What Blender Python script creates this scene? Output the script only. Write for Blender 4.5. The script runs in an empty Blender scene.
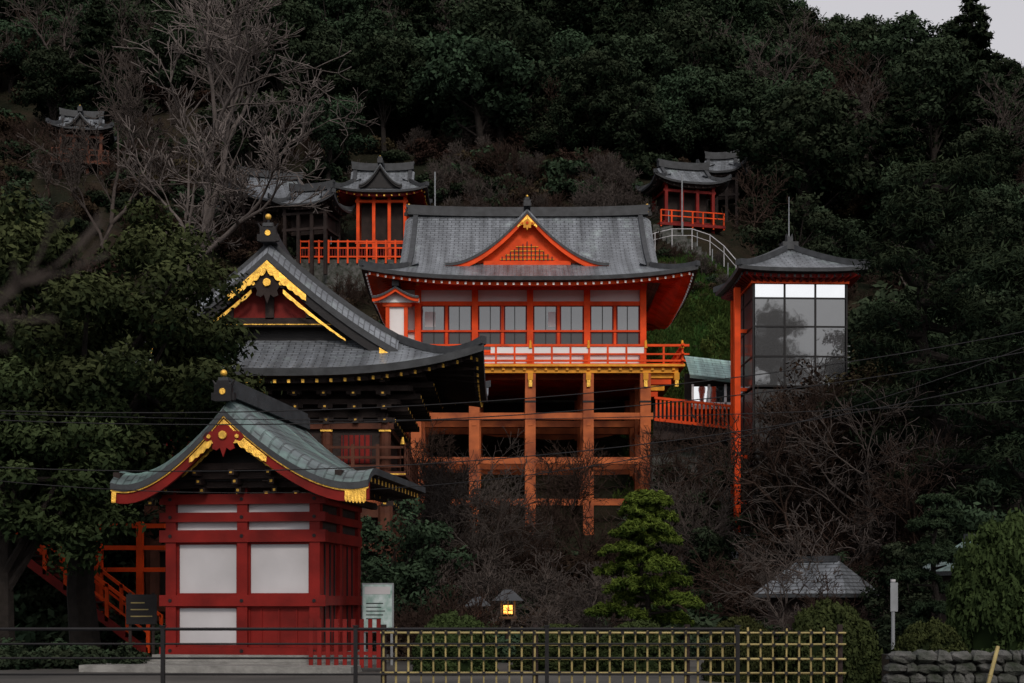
import bpy, math, random
import numpy as np
from mathutils import Vector, noise
random.seed(7); rng=np.random.default_rng(7)
F=1422.0; CZ=1.7
def S(px,py,d):   # surveyed bearing + distance -> metres
    return ((px-512)*d/F, d, CZ+(600-py)*d/F)
col=bpy.context.scene.collection
# ------------------------------------------------------------ materials
def newmat(name):
    m=bpy.data.materials.new(name); m.use_nodes=True
    nt=m.node_tree; b=nt.nodes["Principled BSDF"]; return m,nt,b
def pm(name,c,rough=.6,var=.35,scale=1.5,bump=.2,metal=0,c2=None,detail=8,bscale=None,spec=.25):
    m,nt,b=newmat(name)
    tc=nt.nodes.new("ShaderNodeTexCoord")
    n=nt.nodes.new("ShaderNodeTexNoise"); n.inputs["Scale"].default_value=scale; n.inputs["Detail"].default_value=detail
    nt.links.new(tc.outputs["Object"],n.inputs["Vector"])
    r=nt.nodes.new("ShaderNodeValToRGB"); r.color_ramp.elements[0].position=.32; r.color_ramp.elements[1].position=.68
    if c2 is None: c2=tuple(v*(1-var) for v in c)
    r.color_ramp.elements[0].color=(*c2,1); r.color_ramp.elements[1].color=(*c,1)
    nt.links.new(n.outputs["Fac"],r.inputs["Fac"]); nt.links.new(r.outputs["Color"],b.inputs["Base Color"])
    b.inputs["Roughness"].default_value=rough; b.inputs["Metallic"].default_value=metal; b.inputs["Specular IOR Level"].default_value=spec
    if bump>0:
        n2=nt.nodes.new("ShaderNodeTexNoise"); n2.inputs["Scale"].default_value=bscale or scale*6; n2.inputs["Detail"].default_value=6
        nt.links.new(tc.outputs["Object"],n2.inputs["Vector"])
        bp=nt.nodes.new("ShaderNodeBump"); bp.inputs["Strength"].default_value=bump; bp.inputs["Distance"].default_value=.05
        nt.links.new(n2.outputs["Fac"],bp.inputs["Height"]); nt.links.new(bp.outputs["Normal"],b.inputs["Normal"])
    return m
def roofmat(name,ca,cb,patina,pamt,w=.45,h=.22):
    m,nt,b=newmat(name); N=nt.nodes.new; L=nt.links.new
    uv=N("ShaderNodeUVMap"); uv.uv_map="UVMap"
    br=N("ShaderNodeTexBrick"); br.inputs["Scale"].default_value=1; br.inputs["Brick Width"].default_value=w; br.inputs["Row Height"].default_value=h
    br.inputs["Mortar Size"].default_value=.022; br.inputs["Mortar Smooth"].default_value=.3
    br.inputs["Color1"].default_value=(*ca,1); br.inputs["Color2"].default_value=(*cb,1); br.inputs["Mortar"].default_value=(ca[0]*.3,ca[1]*.3,ca[2]*.3,1)
    L(uv.outputs["UV"],br.inputs["Vector"])
    tc=N("ShaderNodeTexCoord"); n=N("ShaderNodeTexNoise"); n.inputs["Scale"].default_value=.7; n.inputs["Detail"].default_value=9; n.inputs["Roughness"].default_value=.65
    L(tc.outputs["Object"],n.inputs["Vector"])
    r=N("ShaderNodeValToRGB"); r.color_ramp.elements[0].position=.62-pamt*.3; r.color_ramp.elements[1].position=.75-pamt*.2
    r.color_ramp.elements[0].color=(0,0,0,1); r.color_ramp.elements[1].color=(.8,.8,.8,1)
    L(n.outputs["Fac"],r.inputs["Fac"])
    mx=N("ShaderNodeMixRGB"); mx.inputs[2].default_value=(*patina,1); L(r.outputs["Color"],mx.inputs[0]); L(br.outputs["Color"],mx.inputs[1])
    mp=N("ShaderNodeMapping"); mp.inputs["Scale"].default_value=(2.2,.16,1); L(uv.outputs["UV"],mp.inputs["Vector"])
    n3=N("ShaderNodeTexNoise"); n3.inputs["Scale"].default_value=1; n3.inputs["Detail"].default_value=6; L(mp.outputs[0],n3.inputs["Vector"])
    mm=N("ShaderNodeMapRange"); mm.inputs[1].default_value=.3; mm.inputs[2].default_value=.7; mm.inputs[3].default_value=.45; mm.inputs[4].default_value=1.4
    L(n3.outputs["Fac"],mm.inputs[0])
    m2=N("ShaderNodeMixRGB"); m2.blend_type='MULTIPLY'; m2.inputs[0].default_value=1; L(mx.outputs[0],m2.inputs[1]); L(mm.outputs[0],m2.inputs[2])
    L(m2.outputs[0],b.inputs["Base Color"]); b.inputs["Roughness"].default_value=.4
    bp=N("ShaderNodeBump"); bp.inputs["Strength"].default_value=.7; bp.inputs["Distance"].default_value=.04; bp.invert=True
    L(br.outputs["Fac"],bp.inputs["Height"]); L(bp.outputs["Normal"],b.inputs["Normal"])
    return m
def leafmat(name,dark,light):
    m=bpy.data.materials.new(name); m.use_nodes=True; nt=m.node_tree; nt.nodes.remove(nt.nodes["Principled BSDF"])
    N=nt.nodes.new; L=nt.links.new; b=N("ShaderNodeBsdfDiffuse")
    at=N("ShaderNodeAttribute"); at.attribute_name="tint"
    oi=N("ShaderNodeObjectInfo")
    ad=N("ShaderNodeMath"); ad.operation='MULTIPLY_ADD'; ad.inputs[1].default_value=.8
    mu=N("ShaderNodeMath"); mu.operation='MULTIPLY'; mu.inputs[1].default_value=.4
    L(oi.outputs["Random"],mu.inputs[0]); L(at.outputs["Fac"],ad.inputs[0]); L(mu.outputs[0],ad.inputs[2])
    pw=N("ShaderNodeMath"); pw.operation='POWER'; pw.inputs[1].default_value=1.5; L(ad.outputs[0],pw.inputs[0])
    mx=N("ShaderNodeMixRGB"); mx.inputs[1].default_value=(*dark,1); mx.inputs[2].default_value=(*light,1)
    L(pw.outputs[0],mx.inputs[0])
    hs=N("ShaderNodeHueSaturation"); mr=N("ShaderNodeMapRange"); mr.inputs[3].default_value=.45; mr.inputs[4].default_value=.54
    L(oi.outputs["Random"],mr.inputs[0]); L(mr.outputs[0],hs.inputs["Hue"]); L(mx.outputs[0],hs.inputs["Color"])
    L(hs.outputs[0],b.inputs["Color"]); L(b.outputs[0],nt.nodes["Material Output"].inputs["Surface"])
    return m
M={}
M['verm']=pm("vermilion_lacquer",(.88,.085,.012),.55,.42,1.2,.08,spec=.15)
M['fade']=pm("faded_vermilion_timber",(.55,.15,.05),.75,.45,.9,.25,c2=(.2,.055,.028),spec=.15)
M['dred']=pm("dark_red_lacquer",(.22,.012,.009),.55,.5,1.3,.12,spec=.18)
M['white']=pm("white_plaster",(.8,.79,.8),.8,.12,.8,.1)
M['whiteb']=pm("weathered_white_panel",(.54,.54,.57),.8,.22,.6,.1)
M['gold']=pm("gold_leaf",(.98,.58,.1),.35,.5,6,.35,metal=.55)
M['ochre']=pm("ochre_paint_and_glow",(.85,.36,.02),.5,.35,3,.1)  # ochre fittings; under the veranda the colour also paints in warm glow
M['black']=pm("black_lacquer",(.012,.011,.013),.5,.3,2,.15)
M['wood']=pm("dark_weathered_timber",(.034,.023,.021),.75,.5,2,.3)
M['brown']=pm("brown_timber",(.11,.038,.022),.75,.5,2,.3)
M['tile']=roofmat("grey_copper_shingle",(.18,.2,.225),(.13,.145,.165),(.27,.33,.33),.15)
M['tileg']=roofmat("patinated_shingle",(.115,.145,.15),(.08,.105,.11),(.19,.32,.29),.55)
M['copper']=roofmat("green_copper",(.26,.42,.39),(.22,.37,.34),(.4,.52,.48),.3,1.2,.3)
M['edge']=pm("roof_edge",(.055,.06,.067),.6,.4,3,.2)
M['stone']=pm("granite",(.26,.26,.25),.85,.4,3,.4)
M['rock']=pm("mossy_rock",(.11,.11,.108),.9,.4,4,.8,c2=(.025,.032,.022))
M['conc']=pm("concrete",(.32,.34,.36),.85,.45,.8,.3)
M['bark']=pm("bark",(.022,.018,.016),.9,.5,5,.6)
M['twig']=pm("grey_twig",(.09,.076,.07),.9,.4,3,0,spec=0)
M['twigd']=pm("brown_twig",(.052,.036,.03),.9,.4,3,0,spec=0)
M['pale']=pm("pale_bark",(.17,.148,.14),.9,.4,2,0,spec=0)
M['bamboo']=pm("bamboo",(.42,.34,.14),.5,.5,3,.1)
M['metal']=pm("black_metal",(.01,.01,.012),.6,.3,5,.05)
M['grey']=pm("grey_steel",(.24,.26,.28),.4,.2,4,.05)
M['leafA']=leafmat("evergreen_leaf",(.004,.008,.006),(.052,.076,.044))
M['leafB']=leafmat("near_leaf",(.006,.013,.007),(.075,.1,.042))
M['leafC']=leafmat("pine_needle",(.004,.009,.007),(.036,.05,.027))
M['leafP']=leafmat("garden_pine_needle",(.01,.033,.008),(.1,.2,.035))
M['leafH']=leafmat("clipped_leaf",(.009,.015,.007),(.05,.064,.023))
M['grass']=leafmat("grass_blade",(.022,.04,.012),(.085,.14,.038))
M['dry']=leafmat("dry_scrub",(.014,.011,.008),(.066,.048,.032))
M['dryt']=leafmat("withered_leaf",(.012,.01,.007),(.055,.042,.026))
def glassmat(name,c,gl,rough=.04):
    m,nt,b=newmat(name); N=nt.nodes.new;L=nt.links.new
    g=N("ShaderNodeBsdfGlossy"); g.inputs["Roughness"].default_value=rough; g.inputs["Color"].default_value=(.85,.9,.95,1)
    tc=N("ShaderNodeTexCoord"); n=N("ShaderNodeTexNoise"); n.inputs["Scale"].default_value=.9; L(tc.outputs["Object"],n.inputs["Vector"])
    bp=N("ShaderNodeBump"); bp.inputs["Strength"].default_value=.08; bp.inputs["Distance"].default_value=.12; L(n.outputs["Fac"],bp.inputs["Height"]); L(bp.outputs["Normal"],g.inputs["Normal"])
    b.inputs["Base Color"].default_value=(*c,1)
    mx=N("ShaderNodeMixShader"); mx.inputs[0].default_value=gl; L(b.outputs[0],mx.inputs[1]); L(g.outputs[0],mx.inputs[2])
    L(mx.outputs[0],nt.nodes["Material Output"].inputs["Surface"]); return m
M['glass']=glassmat("window_glass",(.015,.016,.02),.15)
M['glassl']=glassmat("lower_window_glass",(.006,.006,.008),.03)
M['glasst']=glassmat("tower_glass",(.01,.013,.018),.15)
M['glassb']=glassmat("coated_glass",(.1,.12,.14),.85)
M['glassd']=glassmat("shaft_glass",(.005,.006,.008),.02)
m,nt,b=newmat("lantern_glow"); b.inputs["Emission Color"].default_value=(1,.42,.08,1); b.inputs["Emission Strength"].default_value=1.5; b.inputs["Base Color"].default_value=(.6,.3,.1,1); M['glow']=m
M['poster']=pm("poster_print",(.5,.6,.62),.6,.3,5,.0,c2=(.2,.33,.3))
m,nt,b=newmat("gravel_ground"); N=nt.nodes.new;L=nt.links.new
tc=N("ShaderNodeTexCoord"); n=N("ShaderNodeTexNoise"); n.inputs["Scale"].default_value=.3; n.inputs["Detail"].default_value=12
L(tc.outputs["Object"],n.inputs["Vector"]); r=N("ShaderNodeValToRGB"); r.color_ramp.elements[0].color=(.025,.024,.022,1); r.color_ramp.elements[1].color=(.07,.066,.06,1); r.color_ramp.elements[0].position=.35; r.color_ramp.elements[1].position=.65
L(n.outputs["Fac"],r.inputs["Fac"]); L(r.outputs["Color"],b.inputs["Base Color"]); b.inputs["Roughness"].default_value=.95; M['ground']=m
m,nt,b=newmat("hillside_soil"); N=nt.nodes.new;L=nt.links.new
tc=N("ShaderNodeTexCoord"); n=N("ShaderNodeTexNoise"); n.inputs["Scale"].default_value=.12; n.inputs["Detail"].default_value=14; n.inputs["Roughness"].default_value=.7
L(tc.outputs["Object"],n.inputs["Vector"]); r=N("ShaderNodeValToRGB"); r.color_ramp.elements[0].color=(.008,.011,.006,1); r.color_ramp.elements[0].position=.38
r.color_ramp.elements[1].color=(.03,.022,.015,1); r.color_ramp.elements[1].position=.62; e=r.color_ramp.elements.new(.5); e.color=(.018,.017,.01,1)
L(n.outputs["Fac"],r.inputs["Fac"]); L(r.outputs["Color"],b.inputs["Base Color"]); b.inputs["Roughness"].default_value=.95; b.inputs["Specular IOR Level"].default_value=.1
n2=N("ShaderNodeTexNoise"); n2.inputs["Scale"].default_value=1.5; n2.inputs["Detail"].default_value=10; L(tc.outputs["Object"],n2.inputs["Vector"])
bp=N("ShaderNodeBump"); bp.inputs["Distance"].default_value=.5; L(n2.outputs["Fac"],bp.inputs["Height"]); L(bp.outputs["Normal"],b.inputs["Normal"]); M['hill']=m
# ------------------------------------------------------------ mesh helpers
class Obj:
    def __init__(s,name,loc=(0,0,0),rot=0):
        s.e=bpy.data.objects.new(name,None); s.e.location=loc; s.e.rotation_euler=(0,0,math.radians(rot)); s.e.empty_display_size=.5
        col.objects.link(s.e); s.parts={}
    def add(s,part,mat,vs,fs,uv=None,smooth=False):
        p=s.parts.setdefault(part,dict(v=[],f=[],m=[],u=[],mats=[],s=[]))
        if mat not in p['mats']: p['mats'].append(mat)
        mi=p['mats'].index(mat); o=len(p['v']); p['v'].extend(vs)
        for f in fs:
            p['f'].append([i+o for i in f]); p['m'].append(mi); p['s'].append(smooth)
            p['u'].extend([uv[i] if uv else (0,0) for i in f])
    def box(s,part,mat,x0,x1,y0,y1,z0,z1):
        v=[(x,y,z) for z in (z0,z1) for y in (y0,y1) for x in (x0,x1)]
        s.add(part,mat,v,[(0,2,3,1),(4,5,7,6),(0,1,5,4),(2,6,7,3),(0,4,6,2),(1,3,7,5)])
    def cyl(s,part,mat,p0,p1,r0,r1=None,n=10):
        if r1 is None:r1=r0
        v,f=tube([Vector(p0),Vector(p1)],[r0,r1],n); f=f+[tuple(range(n))[::-1],tuple(range(n,2*n))]
        s.add(part,mat,v,f,smooth=False)
    def grid(s,part,mat,rows,uvs=None,smooth=True):
        n=len(rows[0]); v=[p for r in rows for p in r]; u=[q for r in uvs for q in r] if uvs else None
        f=[(i*n+j,i*n+j+1,(i+1)*n+j+1,(i+1)*n+j) for i in range(len(rows)-1) for j in range(n-1)]
        s.add(part,mat,v,f,u,smooth)
    def sweep(s,part,mat,pts,w,h,side,h1=None):
        sd=Vector(side).normalized()*w/2; n=len(pts); v=[]
        for i,p in enumerate(pts):
            hh=h if h1 is None else h+(h1-h)*i/(n-1)
            p=Vector(p); u=Vector((0,0,hh/2)); v+=[tuple(p-sd-u),tuple(p+sd-u),tuple(p+sd+u),tuple(p-sd+u)]
        f=[]
        for i in range(n-1):
            for k in range(4): f.append((i*4+k,i*4+(k+1)%4,i*4+4+(k+1)%4,i*4+4+k))
        f+=[(3,2,1,0),tuple(4*(n-1)+k for k in range(4))]
        s.add(part,mat,v,f)
    def done(s):
        for k,p in s.parts.items():
            me=bpy.data.meshes.new(k); me.from_pydata(p['v'],[],p['f'])
            for m_ in p['mats']: me.materials.append(M[m_])
            me.polygons.foreach_set("material_index",p['m']); me.polygons.foreach_set("use_smooth",p['s'])
            ul=me.uv_layers.new(name="UVMap"); ul.data.foreach_set("uv",[c for q in p['u'] for c in q])
            me.update(); o=bpy.data.objects.new(k,me); o.parent=s.e; col.objects.link(o)
def tube(pts,rs,n):
    v=[];f=[]
    for i,p in enumerate(pts):
        d=(pts[min(i+1,len(pts)-1)]-pts[max(i-1,0)])
        d=d.normalized() if d.length>0 else Vector((0,0,1))
        a=d.cross(Vector((0,0,1)) if abs(d.z)<.95 else Vector((1,0,0))).normalized(); b=d.cross(a)
        for k in range(n):
            t=2*math.pi*k/n; q=p+(a*math.cos(t)+b*math.sin(t))*rs[i]; v.append(tuple(q))
    for i in range(len(pts)-1):
        for k in range(n): f.append((i*n+k,i*n+(k+1)%n,(i+1)*n+(k+1)%n,(i+1)*n+k))
    return v,f
def fcurve(t,c): return (1-c)*t+c*(1-(1-t)**2)
def irimoya(o,pre,a,b,r,zr,H,c,up,wa,wb,zs,axis='x',tg=None,mk=.6,dr=.35,roof='tile',board='black',gab='wood',raf='wood',rafend='gold',ctr=(0,0),th=.22,raft=True,rs=.45,xo=0):
    if tg is None: tg=1-(a-r)/b
    def Mx(X,Y,Z): return (ctr[0]+X,ctr[1]+Y,Z) if axis=='x' else (ctr[0]+Y,ctr[1]+X,Z)
    def z(X,Y,t): return zr-H*fcurve(t,c)+up*(min(1,abs(X)/a)*min(1,abs(Y)/b))**3*t
    def w(t): return r if t<=tg else r+(a-r)*(t-tg)/(1-tg)
    ts=sorted(set([i/14*tg for i in range(15)]+[tg+(1-tg)*i/8 for i in range(9)]))
    n=14; sl=math.hypot(b,H)
    for sg in (-1,1):
        rows=[];uv=[]
        for t in ts:
            rows.append([Mx(i/n*w(t),sg*t*b,z(i/n*w(t),sg*t*b,t)) for i in range(-n,n+1)])
            uv.append([(i/n*w(t),t*sl) for i in range(-n,n+1)])
        o.grid(pre+'roof_slopes',roof,rows,uv)
        rows=[];uv=[]
        for t in [q for q in ts if q>=tg]:
            rows.append([Mx(sg*w(t),i/n*t*b,z(w(t),i/n*t*b,t)) for i in range(-n,n+1)])
            uv.append([(i/n*t*b,t*sl) for i in range(-n,n+1)])
        zi=rows[0][n][2]
        o.grid(pre+'roof_slopes',roof,rows,uv)
        o.grid(pre+'roof_slopes',roof,[[Mx(sg*(r-.6),i/n*tg*b,zi+.25) for i in range(-n,n+1)],rows[0]],[[(i/n*tg*b,0) for i in range(-n,n+1)],[(i/n*tg*b,.6) for i in range(-n,n+1)]])
        for s2 in (-1,1):
            rows=[];uv=[]
            for k in range(6):
                kk=k/5
                rows.append([Mx(sg*(r+mk*kk),s2*t*b,z(r,t*b,t)-dr*kk*kk*1.0) for t in ts if t<=tg])
                uv.append([(r+mk*kk,t*sl) for t in ts if t<=tg])
            o.grid(pre+'roof_slopes',roof,rows,uv)
            base=rows[-1]
            o.grid(pre+'roof_edges','edge',[base,[(p[0],p[1],p[2]-th) for p in base]])
            pts=[Mx(sg*(r+mk-.14),s2*t*b,z(r,t*b,t)-dr-th-.14) for t in ts if t<=tg]
            sd=(1,0,0) if axis=='x' else (0,1,0)
            o.sweep(pre+'bargeboards',board,pts,.12,.42,sd)
            p2=[(q[0],q[1],q[2]+.23) for q in pts]; o.sweep(pre+'bargeboards',rafend,p2,.16,.05,sd)
        g0=[];g1=[]
        for t in [q for q in ts if q<=tg][::-1]: g0.append(Mx(sg*(r-.15),-t*b,z(r,t*b,t)-.1)); g1.append(Mx(sg*(r-.15),-t*b,zi-.3))
        for t in [q for q in ts if q<=tg]: g0.append(Mx(sg*(r-.15),t*b,z(r,t*b,t)-.1)); g1.append(Mx(sg*(r-.15),t*b,zi-.3))
        o.grid(pre+'gable_walls',gab,[g0,g1],smooth=False)
    per=[]
    for i in range(-n,n): per.append((i/n*a,-b))
    for i in range(-n,n): per.append((a,i/n*b))
    for i in range(n,-n,-1): per.append((i/n*a,b))
    for i in range(n,-n,-1): per.append((-a,i/n*b))
    per.append(per[0])
    def ring(ins,dz,fl=0):
        return [Mx(x*(1-ins/a),y*(1-ins/b),z(x,y,1)+dz) for x,y in per]
    inner=[Mx(x*wa/a,y*wb/b,zs) for x,y in per]
    R=[ring(0,0),ring(.02,-th),ring(.35,-th-.04),ring(.37,-th-.2),ring(.7,-th-.18)]
    o.grid(pre+'roof_edges','edge',R[0:2]+[],smooth=False); o.grid(pre+'roof_edges','edge',R[1:3],smooth=False)
    o.grid(pre+'eave_boards',raf,R[2:5],smooth=False); o.grid(pre+'soffit',raf,[R[4],inner],smooth=False)
    if raft:
        def rf(x,y,tx,ty):
            q0=Vector(Mx(x*(1-.25/a),y*(1-.25/b),z(x,y,1)-th-.14)); q1=Vector(Mx(tx,ty,zs-.1))
            d=(q1-q0); sd=Vector((-d.y,d.x,0))
            o.sweep(pre+'rafters',raf,[q0,q1],.12,.14,sd)
            o.sweep(pre+'rafter_caps',rafend,[q0-d.normalized()*.03,q0],.1,.12,sd)
        k=int(2*a/rs)
        for i in range(k+1):
            x=-a+.2+(2*a-.4)*i/k
            for sg in (-1,1): rf(x,sg*b,x*wa/a*1.0,sg*wb)
        k=int(2*b/rs)
        for i in range(k+1):
            y=-b+.2+(2*b-.4)*i/k
            for sg in (-1,1): rf(sg*a,y,sg*wa,y*wb/b)
    sdr=(0,1,0) if axis=='x' else (1,0,0)
    o.sweep(pre+'ridge','edge',[Mx(i/10*(r+mk*.7),0,zr+.12+.12*abs(i/10)**3) for i in range(-10,11)],.5,.4,sdr)
    o.sweep(pre+'ridge_cap','edge',[Mx(i/10*(r+mk*.9),0,zr+.38+.15*abs(i/10)**3) for i in range(-10,11)],.34,.16,sdr)
    for sx in (-1,1):
        for sy in (-1,1):
            pts=[Mx(sx*w(t),sy*t*b,z(w(t),t*b,t)+.1) for t in [tg+(1-tg)*i/8 for i in range(9)]]
            d=Vector(pts[-1])-Vector(pts[0]); o.sweep(pre+'hip_ridges','edge',pts,.28,.26,(-d.y,d.x,0))
            pts=[Mx(sx*(r-.1),sy*t*b,z(r,t*b,t)+.1) for t in [tg*i/10 for i in range(11)]]
            o.sweep(pre+'hip_ridges','edge',pts,.26,.24,((1,0,0) if axis=='x' else (0,1,0)))
def kiri(o,pre,y0,y1,bl,br,zr,H,c,up,mk=.6,dr=.3,th=.2,roof='tile',board='verm',raf='wood',xo=0,setb=1.0,zb=None,gab='wood',bh=.4,goldtop=False,rafend='gold',ridge=True,bothends=False,gcol='gold'):
    def P(y,s,dz=0):
        t=abs(s); k=max(0,(y0+mk-y)/mk)
        if bothends: k=max(k,(y-(y1-mk))/mk,0)
        return (xo+s*(bl if s<0 else br),y,zr-H*fcurve(t,c)+up*t**5-dr*k*k+dz)
    n=16; ss=[i/n for i in range(-n,n+1)]
    ys=[y0+mk*i/4 for i in range(4)]+[y0+mk+(y1-y0-2*mk)*i/5 for i in range(6)]+[y1-mk+mk*i/4 for i in range(1,5)]
    rows=[[P(y,s) for s in ss] for y in ys]; uv=[[(y,abs(s)*math.hypot(bl,H)) for s in ss] for y in ys]
    o.grid(pre+'roof_slopes',roof,rows,uv)
    lo=[[P(y,s,-th) for s in ss] for y in ys]
    o.grid(pre+'soffit',raf,lo); o.grid(pre+'roof_edges','edge',[rows[0],lo[0]],smooth=False); o.grid(pre+'roof_edges','edge',[rows[-1],lo[-1]],smooth=False)
    for i in (0,-1): o.grid(pre+'roof_edges','edge',[[q[i] for q in rows],[q[i] for q in lo]],smooth=False)
    for sg in (-1,1):
        k=int((y1-y0-.5)/.38)
        for i in range(k):
            y=y0+.35+i*.38
            pts=[P(y,sg*t,-th-.09) for t in (.3,.5,.7,.85,.97)]
            o.sweep(pre+'rafters',raf,pts,.11,.13,(0,1,0))
            q=pts[-1]; o.box(pre+'rafter_caps',rafend,q[0]-.01 if sg<0 else q[0],q[0] if sg<0 else q[0]+.012,y-.05,y+.05,q[2]-.06,q[2]+.06)
    ends=[y0+.12]+([y1-.12] if bothends else [])
    for ye in ends:
        for sg in (-1,1):
            pts=[P(ye,sg*t/14,-th-bh/2-.01) for t in range(0,15)]
            o.sweep(pre+'bargeboards',board,pts,.1,bh*.9,(0,1,0),h1=bh*1.1)
            if goldtop:
                pr=-.07 if ye<(y0+y1)/2 else .07
                g=[P(ye+pr,sg*t/20,-th-.06) for t in range(0,21)]; o.sweep(pre+'bargeboard_trim',gcol,g,.05,.035,(0,1,0))
    if zb is not None:
        for yy in ([y0+setb,y1-setb] if bothends else [y0+setb]):
            g0=[P(yy,s,-th*.5) for s in ss]; 
            g0=[q for q in g0 if q[2]>=zb]; g1=[(q[0],q[1],zb) for q in g0]
            o.grid(pre+'gable_wall',gab,[g0,g1],smooth=False)
    if ridge:
        o.sweep(pre+'ridge','edge',[(xo,y,zr+.12) for y in ys],.36,.32,(1,0,0))
        o.sweep(pre+'ridge_cap','edge',[(xo,y,zr+.33) for y in ys],.24,.14,(1,0,0))
    return P
def finial(o,x,y,z,s=1.0):
    o.box('ridge_end_tile','black',x-.28*s,x+.28*s,y-.12*s,y+.1*s,z-.15*s,z+.38*s)
    o.box('ridge_end_tile','black',x-.38*s,x+.38*s,y-.09*s,y+.07*s,z-.12*s,z+.12*s)
    o.box('ridge_end_tile','black',x-.2*s,x+.2*s,y-.1*s,y+.08*s,z+.38*s,z+.5*s)
    for sg in (-1,1):
        o.cyl('ridge_end_horns','black',(x+sg*.22*s,y,z+.3*s),(x+sg*.36*s,y,z+.52*s),.06*s,.02*s,6)
    o.cyl('ridge_end_stem','black',(x,y,z+.5*s),(x,y,z+.85*s),.05*s,.03*s,8)
    v,f=ball((x,y,z+.74*s),.11*s); o.add('ridge_end_jewel','gold',v,f,smooth=True)
    o.cyl('ridge_end_crest','gold',(x,y-.15*s,z+.15*s),(x,y-.12*s,z+.15*s),.1*s,n=14)
def ball(c,r,nu=10,nv=7,sz=1):
    v=[];f=[]
    for i in range(nv+1):
        a=math.pi*i/nv
        for k in range(nu): t=2*math.pi*k/nu; v.append((c[0]+r*math.sin(a)*math.cos(t),c[1]+r*math.sin(a)*math.sin(t),c[2]+r*sz*math.cos(a)))
    for i in range(nv):
        for k in range(nu): f.append((i*nu+k,i*nu+(k+1)%nu,(i+1)*nu+(k+1)%nu,(i+1)*nu+k))
    return v,f
def plate(o,part,mat,pts,y,d):
    n=len(pts); v=[(p[0],y,p[1]) for p in pts]+[(p[0],y+d,p[1]) for p in pts]
    f=[tuple(range(n)),tuple(range(2*n-1,n-1,-1))]+[(i,(i+1)%n,n+(i+1)%n,n+i) for i in range(n)]
    o.add(part,mat,v,f)
def gegyo(o,x,y,z,s,mat='dred',gm='gold'):
    half=[(0,0),(.16,-.05),(.3,-.2),(.5,-.22),(.62,-.38),(.5,-.5),(.36,-.45),(.3,-.56),(.34,-.7),(.2,-.76),(.1,-.68),(0,-.95)]
    pts=[(x+a*s,z+b*s) for a,b in half]+[(x-a*s,z+b*s) for a,b in half[-2:0:-1]]
    plate(o,'gable_pendant',mat,pts,y,.06*s)
    o.cyl('gable_pendant_boss',gm,(x,y-.07*s,z-.32*s),(x,y,z-.32*s),.12*s,n=12)
    for sg in (-1,1): o.cyl('gable_pendant_boss',gm,(x+sg*.42*s,y-.05*s,z-.36*s),(x+sg*.42*s,y,z-.36*s),.06*s,n=8)
def goldwing(o,P,y,t0,t1,th,h0,h1,dz,mat='gold',sg2=(-1,1)):
    for sg in sg2:
        top=[];bot=[]
        k=24
        for i in range(k+1):
            t=t0+(t1-t0)*i/k; q=P(y,sg*t); w=h0+(h1-h0)*i/k
            w*=1+.3*abs(math.sin(i*.8))
            top.append((q[0],q[2]+dz)); bot.append((q[0],q[2]+dz-w))
        for i in range(k):
            a,b_,c_,d_=top[i],top[i+1],bot[i+1],bot[i]
            o.add('gold_fittings',mat,[(a[0],y,a[1]),(b_[0],y,b_[1]),(c_[0],y-.03,c_[1]),(d_[0],y-.03,d_[1])],[(0,1,2,3)])
# ------------------------------------------------------------ terrain
PY=[-2000,50,58,66,72,80,90,100,115,150,205,240,330,460]
PZ=[-.3,-.3,.7,2.6,4.3,8.5,18,25,36,58,93,98,80,-5]
def hz(x,y):
    p=float(np.interp(y,PY,PZ))
    cap=float(np.interp(x,[-300,-120,10,40,56,72,110,260],[60,100,100,78,68,62,50,20]))
    if p>20: p=20+(p-20)*(cap-20)/78.0
    if y>66:
        k=min(1,(y-66)/20); p+=k*(noise.noise(Vector((x*.05,y*.05,0)))*3+noise.noise(Vector((x*.2,y*.2,3)))*.9)
    if x>26 and y>50: p+=min(1,(y-50)/20)*min(8,(x-26)*.25)*(1 if y<120 else max(0,1-(y-120)/60))
    return p
def simple(name,v,f,mats,mi=None,tint=None,smooth=False):
    me=bpy.data.meshes.new(name); me.from_pydata(v,[],f)
    for m_ in mats: me.materials.append(M[m_])
    if mi is not None: me.polygons.foreach_set("material_index",mi)
    if smooth: me.polygons.foreach_set("use_smooth",[True]*len(f))
    if tint is not None:
        a=me.attributes.new("tint",'FLOAT','FACE'); a.data.foreach_set("value",tint)
    me.update(); return me
def place(me,name,loc=(0,0,0),rot=0,sc=1,parent=None):
    o=bpy.data.objects.new(name,me); o.location=loc; o.rotation_euler=(0,0,rot) if not isinstance(rot,tuple) else rot; o.scale=(sc,sc,sc) if not isinstance(sc,tuple) else sc
    if parent: o.parent=parent
    col.objects.link(o); return o
place(simple("ground",[(-2500,-2500,0),(2500,-2500,0),(2500,2500,0),(-2500,2500,0)],[(0,1,2,3)],['ground']),"ground")
xs=np.arange(-280,281,2.5); ys=np.concatenate([np.arange(48,130,1.5),np.arange(130,465,4)])
v=[(x,y,hz(x,y)) for y in ys for x in xs]; nx=len(xs)
f=[(i*nx+j,i*nx+j+1,(i+1)*nx+j+1,(i+1)*nx+j) for i in range(len(ys)-1) for j in range(nx-1)]
place(simple("hill",v,f,['hill'],smooth=True),"hill")
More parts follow.
